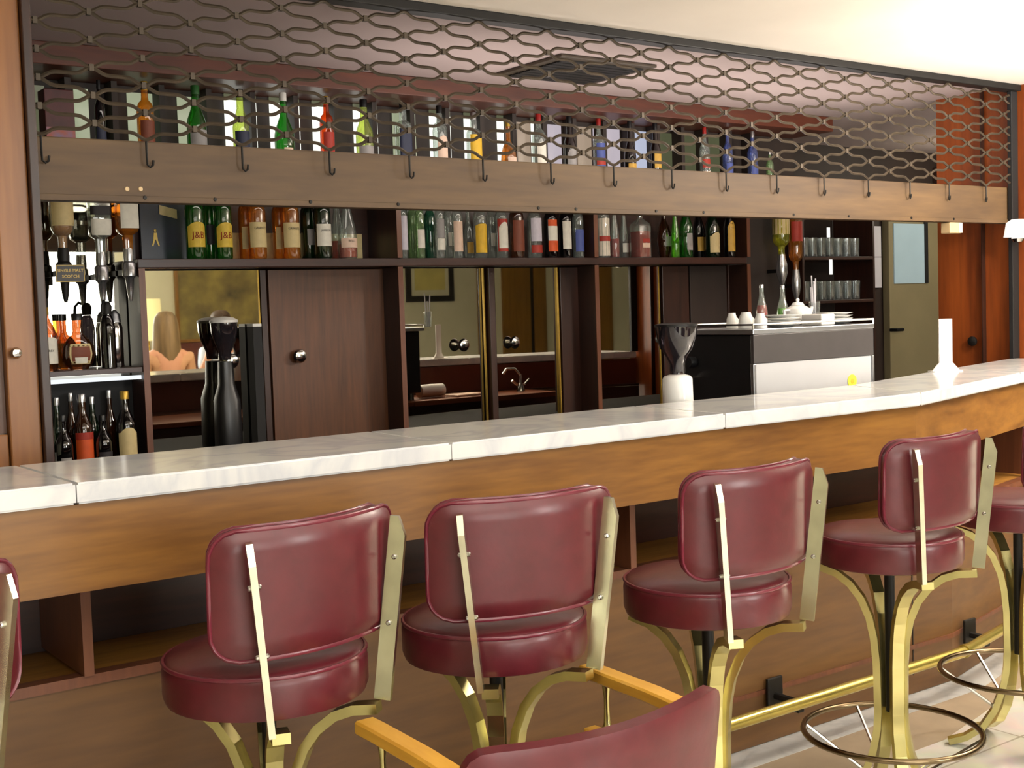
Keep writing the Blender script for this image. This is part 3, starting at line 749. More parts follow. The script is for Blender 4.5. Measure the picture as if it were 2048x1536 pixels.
# bottles in the niches with glowing panes
G4 = 'bottles in the bright niches under the ceiling'
UY = 4.60
row4 = [
 (190, 212, 160, 'std', 'dark', [('navy', .1, .4, 1.1, 0)], 'dark bottle with navy label in the niche left of the amber one', 'cap_black', 0),
 (274, 310, 155, 'round_shoulder', 'amber', [('brownred', .1, .5, 1., 0)], 'amber whisky bottle glowing in its niche, furthest left of the glowing bottles', 'cap_gold', 0),
 (373, 414, 155, 'wine', 'green', [('grey', .1, .42, 1.1, 0)], 'tall green bottle with pale grey label in a bright niche', 'cap_green', 0),
 (465, 500, 160, 'wine', 'ygreen', [('navy', .14, .44, 1.2, 0)], 'yellow green bottle with black cap and dark label in a bright niche', 'cap_black', 0),
 (548, 590, 165, 'bell', 'green', [('peach', .1, .25, .5, 0)], 'bell shaped emerald bottle with small torn label in a bright niche', 'cap_white', 0),
 (640, 670, 170, 'round_shoulder', 'orange', [('red', .12, .5, 1., 0)], 'orange red bottle with yellow neck in a bright niche', 'cap_gold', 0),
 (712, 749, 185, 'wine', 'ygreen', [('grey', .06, .34, 1.2, 0)], 'yellow green bottle with grey label and black cap in a bright niche', 'cap_black', 0),
 (792, 826, 200, 'flask', 'clear', [('navy', .1, .62, 1., 0)], 'square clear bottle with a navy label in a cream niche', 'cap_black', .4),
 (867, 898, 205, 'round_shoulder', 'clear', [('peach', .2, .55, .9, .02)], 'clear vodka bottle with beige label and black cap', 'cap_black', 0),
 (934, 968, 225, 'flask', 'clear', [('yellow', .14, .64, 1.1, 0)], 'clear bottle with a broad yellow label in a bright niche', 'cap_silver', .1),
 (1003, 1037, 240, 'globe', 'amber', [('peach', .12, .34, .7, 0)], 'round amber brandy bottle in a bright niche', 'cap_gold', 0),
 (1066, 1096, 228, 'round_shoulder', 'clear', [('white', .2, .56, .9, .02)], 'clear bottle with white label beside the round amber one', 'cap_red', 0),
 (1128, 1156, 215, 'wine', 'dark', [('grey', .1, .48, 1., .02)], 'dark wine bottle with grey label in the niche before the blue red one', 'cap_black', 0),
 (1188, 1214, 225, 'std', 'clear', [('blue', .1, .6, 1.1, 0), ('red', .25, .36, 1.1, 0)], 'clear bottle with blue label crossed by a red band', 'cap_red', 0),
 (1250, 1276, 230, 'bell', 'dark', [('gold', .08, .3, 1., 0)], 'dark bell shaped bottle with low gold label in a blue white niche', 'cap_black', 0),
 (1302, 1326, 235, 'wine', 'dark', [('gold', .25, .5, .9, 0)], 'dark bottle with round gold label before the olive niches', 'cap_black', 0),
 (1402, 1424, 245, 'std', 'clear', [('red', .3, .45, 1.2, 0), ('peach', .06, .24, 1.2, 0)], 'clear bottle with red label and red cap right of the olive niches', 'cap_red', 0),
 (1448, 1470, 250, 'std', 'blue', [('blue', .15, .4, 1., 0)], 'first of the two blue bottles at the right end of the niches', 'cap_silver', 0),
 (1498, 1520, 256, 'std', 'blue', [('blue', .15, .4, 1., 0)], 'second blue bottle, nearer the right wall', 'cap_silver', 0),
 (1536, 1552, 300, 'std', 'tint', [('white', .1, .3, 1., 0)], 'small pale green bottle, last in the row of niche bottles', 'cap_silver', 0),
]
for x0, x1, ty, kind, gc, labs, desc, cap, sq in row4:
    p = at((x0+x1)/2-5, ty, Y=UY); r = (x1-x0)*depth(p)/F/2*.94
    top = min(p.z, 2.315)
    bottle((p.x, UY, UZ+.001), r*(.88 if sq else 1), top-UZ-.001, kind, gc, desc, labs, cap, .1, sq, 1, None, G4)
# boxed bottle in the first niche
p = at(110, 170, Y=UY); bx_ = thing('gift_box', 'dark red gift box printed with pale blue and orange in the leftmost niche', 'box', (p.x, UY, UZ+.001))
bm = B(); box(bm, -.052, .052, -.04, .04, 0, .235, .003); obj('carton', bm, pbr('carton_red', (84, 34, 34), .5, var=.2, scale=12), bx_)
bm = B(); box(bm, -.05, .05, -.0412, -.0404, .02, .10); obj('printed_band', bm, pbr('carton_print', (130, 110, 140), .5, c2=(176, 84, 40), scale=30), bx_)

# left bay bottles
LY = 4.70
def simple(x0, x1, ty, zb, kind, gc, labs, desc, cap, Y=LY, grp=None, **k):
    p = at((x0+x1)/2, ty, Y=Y); r = (x1-x0)*depth(p)/F/2
    return bottle((p.x, Y, zb), r, p.z-zb, kind, gc, desc, labs, cap, k.pop('caph', .1), k.pop('sq', 0), k.pop('sy', 1), k.pop('liquid', None), grp, **k)
G5 = 'bottles on the shelf of the left bay'
simple(63, 108, 598, 1.2535, 'wine', 'brown', [('white', .1, .47, 1.2, .01)], 'brown sherry bottle with white label and gold neck beside the wooden post', 'cap_black', grp=G5, text=('SHERRY', .012, .28, 'dark_ink'), neck='cap_gold')
simple(108, 136, 628, 1.2535, 'globe', 'amber', [], 'amber flask bottle half hidden behind the round labelled one', 'cap_black', Y=4.755, grp=G5)
simple(120, 186, 627, 1.2535, 'globe', 'brown', [('cream', .1, .46, .75, 0), ('brownred', .15, .41, .6, 0), ('white', .11, .22, .4, 0)], 'dimpled round brown whisky bottle with a circular label', 'cap_black', Y=4.70, grp=G5, sy=.6)
# soda siphon style steel tower, dark cylinder
p = at(234, 735, Y=4.73)
t = thing('steel_shaker', 'tall shiny steel cylinder beside the left upright', 'shaker', (p.x, 4.73, 1.2535))
bm = B(); lathe(bm, [(.026, 0), (.028, .004), (.028, .15), (.022, .17)], 20); obj('body', bm, 'chrome', t, 40)
bm = B(); lathe(bm, [(.024, .1705), (.02, .2), (.008, .215), (.004, .218)], 20); obj('lid', bm, 'steel', t, 40)
p = at(219, 735, Y=4.68)
t = thing('siphon', 'dark tall siphon with a curved lever in the left bay', 'siphon', (p.x, 4.68, 1.2535))
bm = B(); lathe(bm, [(.028, 0), (.028, .15), (.022, .185), (.014, .2)], 18); obj('body', bm, 'glass_dark', t, 40)
bm = B(); lathe(bm, [(.017, .2005), (.02, .23), (.014, .245), (.006, .25)], 14); tube(bm, [(0, 0, .235), (-.02, -.03, .25), (-.03, -.045, .235), (-.032, -.048, .205)], .006, 8); obj('head', bm, 'dark_steel', t, 40)

G6 = 'dark bottles on the worktop of the left bay'
low = [
 (66, 97, 778, 4.66, 'wine', 'dgreen', [('white', -.0, .2, 1.1, 0)], 'dark green bottle with white label by the wooden post on the lower shelf', 'cap_red'),
 (98, 126, 795, 4.745, 'wine', 'dgreen', [], 'dark bottle with silver cap second from the wooden post, lower shelf', 'cap_silver'),
 (106, 142, 830, 4.62, 'bell', 'dark', [('grey', .06, .2, .6, 0)], 'short black bottle in front of the orange labelled one', 'cap_black'),
 (128, 152, 786, 4.755, 'wine', 'brown', [], 'brown bottle with silver cap behind the orange label', 'cap_silver'),
 (143, 181, 788, 4.68, 'wine', 'brown', [('orange', .08, .36, 1.1, 0), ('red', .36, .46, 1.1, 0)], 'brown rum bottle with a glowing orange and red label', 'cap_silver'),
 (170, 196, 793, 4.755, 'wine', 'dgreen', [], 'dark green bottle with silver cap behind the short black liqueur', 'cap_silver'),
 (186, 222, 830, 4.67, 'bell', 'dark', [('black', .1, .24, .8, 0)], 'short rounded black bottle left of the cream oval label', 'cap_black'),
 (205, 229, 780, 4.75, 'wine', 'brown', [], 'brown bottle with silver cap behind the cream oval label', 'cap_silver'),
 (228, 268, 782, 4.67, 'wine', 'dark', [('cream', .06, .48, 1.1, .03)], 'dark brown cream liqueur bottle with a cream oval label and gold neck', 'cap_gold'),
]
for x0, x1, ty, Y, kind, gc, labs, desc, cap in low:
    simple(x0, x1, ty, BZ+.001, kind, gc, labs, desc, cap, Y=Y, grp=G6)

# optics: upside down bottles with measures
def optic(x0, x1, ybot, Y, r, H, kind, gc, labs, desc, sq=0., liquid=None, metal='dark_steel', xoff=0.):
    p = at((x0+x1)/2, ybot, Y=Y)
    b = bottle((p.x, Y, p.z), r, H, kind, gc, desc, labs, None, .07, sq, 1, liquid, None, None, 'optic_bottle', inverted=True)
    bm = B(); rn = r*.42
    lathe(bm, [(rn*1.1, .03), (rn*1.25, .0), (rn*1.2, -.02), (rn*1.6, -.028), (rn*1.6, -.075), (rn*1.0, -.085), (rn*.7, -.14), (rn*.35, -.17)][::-1], 16)
    obj('measure', bm, metal, b, 40)
    bm = B(); box(bm, -.008, .008, rn*1.2, max(rn*1.3, 4.785-Y), -.07, -.05); obj('bracket', bm, 'dark_steel', b)
    return b
OY = 4.67
optic(46, 80, 515, OY, .034, .30, 'round_shoulder', 'green', [('yellow', .52, .8, 1.2, 0), ('jb', .4, .46, 1., 0)], 'green bottle hung upside down beside the wooden post')
o2 = optic(104, 150, 512, OY, .042, .30, 'round_shoulder', 'clear', [('cream', .36, .78, 1.2, 0)], 'upside down clear whisky bottle with tan label above the small sign', liquid=('amber', .99))
o3 = optic(180, 224, 520, 4.68, .038, .30, 'flask', 'clear', [('white', .3, .5, 1., 0), ('black', .55, .66, 1., 0)], 'upside down square clear bottle with slanted black label', .4, None, 'cap_silver')
o4 = optic(238, 276, 512, 4.68, .038, .30, 'flask', 'amber', [('white', .34, .95, .8, 0)], 'upside down square amber bottle with white slanted label next to the dark panel', .4, None, 'cap_silver')
p = at(140, 547, Y=4.60)
sg = thing('optic_sign', 'small dark rectangular sign with gold lettering under the upside down bottle', 'sign', (p.x, 4.60, p.z))
bm = B(); box(bm, -.052, .052, -.006, 0, -.032, .032, .002); obj('board', bm, 'dark_grey', sg)
bm = text_bm('SINGLE MALT', .0155, Matrix.Translation((0, -.0068, .010)) @ FRONT); bm2 = text_bm('SCOTCH', .0155, Matrix.Translation((0, -.0068, -.011)) @ FRONT)
me = bpy.data.meshes.new('tmp'); bm2.to_mesh(me); bm2.free(); bm.from_mesh(me); bpy.data.meshes.remove(me); obj('lettering', bm, 'gold_ink', sg)
bm = B(); 
for z in (-.030, .0285): box(bm, -.05, .05, -.0068, -.0062, z, z+.0015)
for x in (-.05, .0485): box(bm, x, x+.0015, -.0068, -.0062, -.03, .03)
obj('gold_border', bm, 'gold_ink', sg)

# grinder before the left mirror
def grinder(name, label, loc, H, hr, body_m, hop_m, base_r=.07, rim=None):
    t = thing(name, label, 'coffee grinder', loc)
    z1 = H-.15
    bm = B(); lathe(bm, [(base_r, 0), (base_r*1.02, .01), (base_r*.98, z1*.55), (base_r*.62, z1*.72), (base_r*.55, z1*.98)], 24, None, .15); obj('body', bm, body_m, t, 40)
    bm = B(); lathe(bm, [(hr*.42, z1), (hr*.46, z1+.03), (hr*.8, z1+.075), (hr*.96, z1+.115), (hr, z1+.148)], 24, caps=False)
    lathe(bm, [(hr*.4, z1+.001), (hr*.1, z1+.002)], 24, caps=False); obj('hopper', bm, hop_m, t, 40)
    bm = B(); lathe(bm, [(hr*1.02, z1+.1485), (hr*1.03, z1+.158), (hr*.7, z1+.168), (hr*.15, z1+.172)], 24); obj('lid', bm, rim or hop_m, t, 40)
    return t
p = at(447, 645, Y=4.735); 
grinder('coffee_grinder', 'dark coffee grinder with smoked hopper and pale rim in front of the left mirror door', (p.x, 4.735, BZ+.001), p.z-BZ, .055, 'black_plastic', 'hopper_smoke', .05, 'cap_white')
p = at(508, 648, Y=4.76)
t = thing('tall_carton', 'tall narrow dark carton with a pale top before the mirror, by the brown door', 'box', (p.x, 4.76, BZ+.001))
bm = B(); box(bm, -.019, .019, -.03, .03, 0, p.z-BZ-.012); obj('body', bm, 'black_matte', t)
bm = B(); box(bm, -.019, .019, -.03, .03, p.z-BZ-.0115, p.z-BZ); obj('lid', bm, 'cap_white', t)

# grinder on the worktop against the counter
p = at(1352, 646, Y=3.03)
t = thing('coffee_grinder', 'coffee grinder with wide black hopper and white base behind the marble counter', 'coffee grinder', (p.x, 3.03, .901))
H = p.z-.901
bm = B(); lathe(bm, [(.06, 0), (.06, .1), (.05, H-.30)], 24); obj('base', bm, 'dark_steel', t, 40)
bm = B(); lathe(bm, [(.05, H-.30), (.052, H-.295), (.050, H-.185), (.044, H-.176), (.026, H-.17)], 24); obj('collar', bm, 'white_china', t, 40)
bm = B(); lathe(bm, [(.024, H-.169), (.024, H-.135), (.036, H-.11), (.054, H-.085), (.066, H-.045), (.070, H-.012)], 28, caps=False); lathe(bm, [(.023, H-.16), (.001, H-.16)], 28, caps=False); obj('hopper', bm, 'hopper_smoke', t, 40)
bm = B(); lathe(bm, [(.071, H-.0118), (.072, H-.004), (.05, H)], 28); obj('lid', bm, 'black_plastic', t, 40)

# ------------------------------------------------------------------ espresso machine
mp = at(1505, 660, Y=3.12); mq = at(1745, 645, Y=3.12)
mw = (mq.x-mp.x)/2
em = thing('espresso_machine', 'black and silver espresso machine turned back to the room behind the counter', 'espresso machine', ((mp.x+mq.x)/2, 3.12, .901))
zt_ = (mp.z+mq.z)/2-.901
for sx in (-1, 1):
    for yy in (.05, .33):
        bm = B(); lathe(bm, [(.022, 0), (.018, .04)], 12, Matrix.Translation((sx*(mw-.06), yy, 0))); obj('foot', bm, 'black_plastic', em, 40)
bm = B(); box(bm, -mw+.004, mw-.004, .012, .36, .041, zt_-.02, .006); obj('housing', bm, 'black_plastic', em)
bm = B(); box(bm, -mw+.012, mw-.012, 0, .0115, .06, zt_-.125, .002); obj('back_panel', bm, 'silver_panel', em)
bm = B(); box(bm, -mw, mw, -.004, .0115, zt_-.1245, zt_-.02, .002); obj('upper_band', bm, 'dark_grey', em)
for sx in (-1, 1):
    bm = B(); box(bm, sx*(mw-.004)-.0073, sx*(mw-.004)+.0073, -.004, .0115, .05, zt_-.1255, .002); obj('corner_trim', bm, 'steel', em)
bm = B(); box(bm, -mw-.004, mw+.004, -.006, .40, zt_-.0195, zt_, .003); obj('cup_tray', bm, 'steel', em)
bm = B(); tube(bm, [(-mw, -.003, zt_+.016), (mw, -.003, zt_+.016), (mw, .396, zt_+.016), (-mw, .396, zt_+.016)], .004, 6, True)
for x, y in ((-mw, -.003), (mw, -.003), (-mw, .396), (mw, .396)): tube(bm, [(x, y, zt_), (x, y, zt_+.016)], .004, 6)
obj('tray_rail', bm, 'chrome', em, 40)
bp = at(1705, 762, Y=3.117)
bm = B(); lathe(bm, [(.026, 0), (.026, .002)], 24, Matrix.Translation((bp.x-(mp.x+mq.x)/2, -.0005, bp.z-.901)) @ Matrix.Rotation(PI/2, 4, 'X')); o = obj('badge', bm, 'yellow_sticker', em); 
bm = B(); lathe(bm, [(.012, 0), (.008, .0006)], 5, Matrix.Translation((bp.x-(mp.x+mq.x)/2, -.0027, bp.z-.901)) @ Matrix.Rotation(PI/2, 4, 'X')); obj('emblem', bm, 'paper_yellow', o)
bm = B(); tube(bm, [(-mw-.0, .30, .24), (-mw-.05, .30, .25), (-mw-.085, .30, .225), (-mw-.09, .30, .12)], .006, 8); obj('steam_wand', bm, 'chrome', em, 40)
p = at(1282, 664, Y=3.42)
bm = B(); lathe(bm, [(.02, 0), (.022, .01), (.018, .03)], 16, Matrix.Translation((-mw-.001, .30, .30)) @ Matrix.Rotation(-PI/2, 4, 'Y')); obj('steam_knob', bm, 'black_plastic', em, 40)

TZ = .901+zt_+.001
def cup(x0, x1, y, label, Y=3.2, hgt=.058, flip=True, saucer=False):
    p = at((x0+x1)/2, y, Y=Y); r = (x1-x0)*depth(p)/F/2
    t = thing('coffee_cup', label, 'cup', (p.x, Y, TZ), 0, 'cups on the espresso machine')
    pr = [(r, 0), (r*1.0, .003), (r*.9, hgt*.6), (r*.62, hgt*.92), (r*.6, hgt)]
    bm = B(); lathe(bm, pr, 20); obj('bowl', bm, 'white_china', t, 40)
    bm = B(); tube(bm, [(r*.9, 0, hgt*.25), (r*1.3, 0, hgt*.3), (r*1.35, 0, hgt*.55), (r*.85, 0, hgt*.7)], .004, 6); obj('handle', bm, 'white_china', t, 50)
cup(1452, 1476, 640, 'upturned white cup at the left end of the espresso machine', 3.34)
cup(1476, 1508, 640, 'upturned white cup second from the left on the espresso machine', 3.25, .06)
cup(1508, 1534, 640, 'upturned white cup third from the left on the espresso machine', 3.18, .054)
p = at(1560, 640, Y=3.22); 
def stack(px_, Y, r, n, label):
    p = at(px_, 640, Y=Y)
    for i in range(n):
        bm = B(); lathe(bm, [(r*.5, 0), (r*.7, .003), (r, .010), (r*.98, .0112), (r*.6, .0055), (.002, .005)], 24)
        o = obj('saucer', bm, 'white_china', None, 40, (p.x, Y, TZ+i*.0115)); tag(o, label % ['bottom', 'second', 'third', 'top'][i if i < n-1 else 3], 'saucer', 'saucers on the espresso machine')
stack(1564, 3.19, .07, 4, '%s white saucer of the stack left of the teapot')
stack(1668, 3.22, .072, 4, '%s white saucer of the stack at the right end of the espresso machine')
p = at(1596, 640, Y=3.36)
tp = thing('teapot', 'round white china teapot on the espresso machine', 'teapot', (p.x, 3.36, TZ))
bm = B(); lathe(bm, [(.03, 0), (.045, .012), (.055, .04), (.048, .065), (.025, .078)], 24); obj('pot', bm, 'white_china', tp, 40)
bm = B(); lathe(bm, [(.026, .0785), (.02, .088), (.005, .092), (.008, .1), (.003, .106)], 16); obj('lid', bm, 'white_china', tp, 40)
bm = B(); tube(bm, [(.05, 0, .03), (.075, 0, .045), (.085, 0, .07)], [.01, .008, .006], 8); obj('spout', bm, 'white_china', tp, 40)
bm = B(); tube(bm, [(-.045, 0, .06), (-.08, 0, .06), (-.08, 0, .025), (-.05, 0, .022)], .005, 8); obj('handle', bm, 'white_china', tp, 40)
p = at(1636, 640, Y=3.21); t = thing('folded_napkin', 'low stack of folded white napkins beside the teapot', 'napkins', (p.x, 3.21, TZ))
bm = B(); box(bm, -.04, .04, -.05, .05, 0, .02, .004); box(bm, -.038, .04, -.049, .049, .0202, .042, .004); obj('napkin_stack', bm, 'white_card', t)
p = at(1528, 640, Y=3.45)
bottle((p.x, 3.46, TZ), .024, .165, 'taper', 'clear', 'small clear bottle with red syrup behind the upturned cups', [], 'cap_silver', .06, 0, 1, ('pinkred', .5), 'small bottles on the espresso machine')
p = at(1566, 640, Y=3.46)
bottle((p.x, 3.46, TZ), .025, .16, 'taper', 'clear', 'small clear bottle with green syrup left of the teapot', [], 'cap_silver', .06, 0, 1, ('lime', .42), 'small bottles on the espresso machine')
p = at(1622, 640, Y=3.47)
t = thing('straw_glass', 'clear glass of pale drinking straws behind the teapot', 'glass', (p.x+.02, 3.468, TZ))
bm = B(); lathe(bm, [(.018, 0), (.02, .004), (.024, .09)], 16, caps=False); lathe(bm, [(.018, .001), (.001, .001)], 16, caps=False); obj('tumbler', bm, 'thin_glass', t, 40)
for i in range(5):
    bm = B(); a = random.uniform(0, 6.28); tube(bm, [(.008*math.cos(a), .008*math.sin(a), .004), (.018*math.cos(a), .012*math.sin(a), .15+.012*i)], .003, 6); obj('straw', bm, 'pale_paper', t, 40)

# ------------------------------------------------------------------ white menu holder on the counter
p = at(1888, 742, Z=CT)
mh = thing('menu_holder', 'bright white upright menu holder with flared foot on the marble counter', 'menu holder', (p.x-.02, p.y-.02, CT+.0005), math.radians(-20))
bm = B()
plate(bm, [(-.031, 0, .036), (.031, 0, .036), (.031, 0, .215), (-.031, 0, .215)], .006); obj('card', bm, 'white_card', mh)
bm = B(); plate(bm, [(-.066, 0, 0), (.066, 0, 0), (.056, 0, .012), (.032, 0, .0355), (-.032, 0, .0355), (-.056, 0, .012)], .006); box(bm, -.066, .066, -.025, .025, 0, .004); obj('foot', bm, 'white_card', mh)

# small beige box under the beam, knob on the wall, spot lamp
p = at(1912, 448, Y=3.44)
t = thing('junction_box', 'small beige plastic box fixed under the right end of the beam', 'junction box', (p.x, 3.44, 1.754))
bm = B(); box(bm, -.045, .045, -.0, .05, -.05, -.001, .004); obj('case', bm, 'beige_plastic', t)
bm = B(); box(bm, .02, .046, -.003, -.0005, -.048, -.003, .001); obj('cover', bm, 'white_card', t)
p = at(1950, 682, X=WX)
bm = B(); lathe(bm, [(.01, 0), (.01, .008), (.024, .016), (.024, .026), (.01, .032)], 18, Matrix.Rotation(-PI/2, 4, 'Y')); obj('panel_knob', bm, 'dark_steel', wall_r, 40, (WX-.001, p.y, p.z))
p = at(2036, 458, X=WX-.09)
sp = thing('wall_lamp', 'white wall lamp on the orange wood wall at the right edge', 'lamp', (WX-.001, p.y, p.z))
bm = B(); lathe(bm, [(.03, 0), (.03, .012), (.02, .016)], 18, Matrix.Rotation(-PI/2, 4, 'Y')); obj('rose', bm, 'white_china', sp, 40)
bm = B(); tube(bm, [(-.012, 0, 0), (-.05, 0, 0), (-.08, 0, -.01)], .008, 8); obj('arm', bm, 'white_china', sp, 40)
bm = B(); lathe(bm, [(.028, .045), (.052, .03), (.062, -.03), (.064, -.036)], 22, Matrix.Translation((-.09, 0, 0)), caps=False); obj('shade', bm, pbr('lamp_shade_white', (246, 244, 240), .5, var=.01, scale=4, emit=(255, 250, 240), es=.9), sp, 40)
bm = B(); lathe(bm, [(.022, -.03), (.03, -.045), (.02, -.06), (.004, -.064)], 16, Matrix.Translation((-.09, 0, 0))); obj('bulb', bm, 'chrome', sp, 40)

# ------------------------------------------------------------------ far right corner: glass shelf, door, papers
SY = 5.06
gs = thing('glass_shelf', 'dark wall shelf unit with rows of drinking glasses behind the espresso machine', 'shelf')
za = at(1660, 514, Y=SY).z; zb = at(1660, 600, Y=SY).z
sxa, sxb = at(1598, 510, Y=SY).x, at(1728, 510, Y=SY).x
for z in (za, zb):
    bm = B(); box(bm, sxa-.02, sxb+.01, SY-.06, 5.31, z-.02, z-.001, .002); obj('board', bm, 'dark_wood', gs)
for x in (sxa-.03, sxb+.02):
    bm = B(); box(bm, x-.009, x+.009, SY-.06, 5.31, 1.0, 2.1, .002); obj('side', bm, 'dark_wood_up', gs)
bm = B(); lathe(bm, [(.0275, 0), (.03, .003), (.034, .115), (.0325, .115), (.0285, .006), (.001, .005)], 16, caps=False)
g0 = None; nn = 0
for z, rows in ((za, 2), (zb, 2)):
    for j in range(rows):
        x = sxa+.04
        while x < sxb-.03:
            lab = 'clear tumbler in the %s row of the %s glass shelf behind the espresso machine' % (('front', 'back')[j], 'upper' if z == za else 'lower')
            if g0 is None:
                g0 = obj('tumbler', bm, 'thin_glass', None, 40, (x, SY+j*.08, z)); o = g0
            else:
                o = g0.copy(); COL.objects.link(o); o.location = (x, SY+j*.08, z)
            tag(o, lab, 'glass', lab.replace('clear tumbler in the ', 'tumblers, ')); x += .0785
# two small glowing cards added as bright reflections near the shelf
for (x, y0, y1, l) in ((1657, 455, 475, 'small glowing card added as a bright reflection above the tumblers'), (1662, 519, 549, 'small glowing card added as a bright reflection below the tumblers')):
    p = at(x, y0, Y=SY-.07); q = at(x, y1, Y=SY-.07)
    bm = B(); box(bm, -.014, .014, -.001, .001, 0, p.z-q.z); o = obj('highlight_card', bm, MATS.get('highlight_glow') or pbr('highlight_glow', (250, 250, 248), .5, var=.01, emit=(255, 255, 250), es=.8), gs, None, (q.x, SY-.07, q.z)); o['label'] = l
# hanging papers
a, b = at(1735, 452, Y=5.29), at(1765, 575, Y=5.29)
pp = thing('hanging_notice', 'two pale sheets pinned one above the other beside the olive door', 'paper', ((a.x+b.x)/2, 5.3, b.z))
h = a.z-b.z; w = abs(b.x-a.x)/2
for k in (0, 1):
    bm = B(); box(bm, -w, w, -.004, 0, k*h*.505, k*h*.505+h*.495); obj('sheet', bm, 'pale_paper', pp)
# olive door with frosted pane
a, b = at(1772, 440, Y=5.28), at(1872, 440, Y=5.28)
dr = B(); box(dr, a.x, b.x, 5.26, 5.315, .002, 2.1, .003); door = struct('door_1', dr, 'olive_door')
c, d = at(1787, 447, Y=5.255), at(1849, 566, Y=5.255)
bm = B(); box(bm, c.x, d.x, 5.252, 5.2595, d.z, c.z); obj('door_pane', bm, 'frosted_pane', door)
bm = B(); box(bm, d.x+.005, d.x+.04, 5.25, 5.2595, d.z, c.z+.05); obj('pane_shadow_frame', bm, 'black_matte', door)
p = at(1783, 660, Y=5.25)
bm = B(); tube(bm, [(p.x, 5.258, p.z), (p.x, 5.21, p.z), (p.x+.07, 5.21, p.z)], .011, 8); obj('door_handle', bm, 'black_plastic', door, 40)
bm = B(); box(bm, b.x+.02, b.x+.08, 5.20, 5.315, .002, 2.3, .003); struct('trim_4', bm, 'dark_wood_up')
# optics post right of the unit
for x0, x1, yb, labs, desc, gc, liq in ((1546, 1580, 520, [('cream', .45, .95, 2.4, 0)], 'upside down bottle with a pale label above yellow spirit, right of the shelf unit', 'yellow', None),
                                   (1578, 1606, 550, [('red', .6, .95, 1.4, 0)], 'upside down orange bottle with a red label, right of the shelf unit', 'amber', None)):
    p = at((x0+x1)/2, yb, Y=4.72); r = (x1-x0)*depth(p)/F/2
    b = bottle((p.x, 4.72, p.z), r, .31, 'round_shoulder', gc, desc, labs, None, .07, 0, 1, liq, 'optics at the right end', None, 'optic_bottle', inverted=True)
    bm = B(); rn = r*.42; lathe(bm, [(rn*1.1, .03), (rn*1.25, 0), (rn*1.6, -.028), (rn*1.6, -.075), (rn*.7, -.13), (rn*.35, -.16)][::-1], 14); obj('measure', bm, 'cap_silver', b, 40)
    bm = B(); box(bm, -.008, .008, rn*1.2, .10, -.07, -.05); obj('bracket', bm, 'dark_steel', b)
bm = B(); box(bm, 4.98, 5.44, 4.83, 4.85, .905, 1.98); tag(obj('optics_board', bm, 'niche_dark'), 'dark backboard carrying the upside down bottles right of the shelf unit', 'board')
# towel and cloth on the worktop, seen in the mirror
p = at(865, 766, Z=.94); q = (p.x, 2*MY-p.y)
yy = max(2.95, min(3.25, q[1]))
vp_ = at(928, 790, Y=2*MY-3.40)
t = thing('towel_roll', 'rolled white towel on the brown worktop, reflected in the mirror door', 'towel', (vp_.x, 3.40, .9415))
bm = B(); lathe(bm, [(.012, -.09), (.038, -.088), (.04, 0), (.038, .088), (.012, .09)], 16, Matrix.Rotation(PI/2, 4, 'Y')); obj('roll', bm, 'white_card', t, 40)
bm = B(); box(bm, vp_.x+.11, vp_.x+.30, 3.40, 3.52, .9005, .912, .004); tag(obj('folded_cloth', bm, 'paper_peach'), 'folded pale cloth lying beside the white towel roll on the worktop', 'cloth')
vp_ = at(1262, 700, Y=2*MY-3.15)
t = thing('sink_tap', 'curved chrome tap on the brown worktop, reflected right of the white towel roll', 'tap', (4.72, 3.44, .9005))
bm = B(); lathe(bm, [(.025, 0), (.022, .03), (.014, .05)], 14); tube(bm, [(0, 0, .04), (0, 0, .10), (-.03, -.02, .14), (-.08, -.04, .14), (-.1, -.05, .11)], .009, 8); obj('spout', bm, 'chrome', t, 40)
bm = B(); tube(bm, [(.03, 0, .04), (.07, 0, .07)], .008, 8); tube(bm, [(-.03, 0, .04), (-.07, 0, .07)], .008, 8); obj('handle', bm, 'chrome', t, 40)

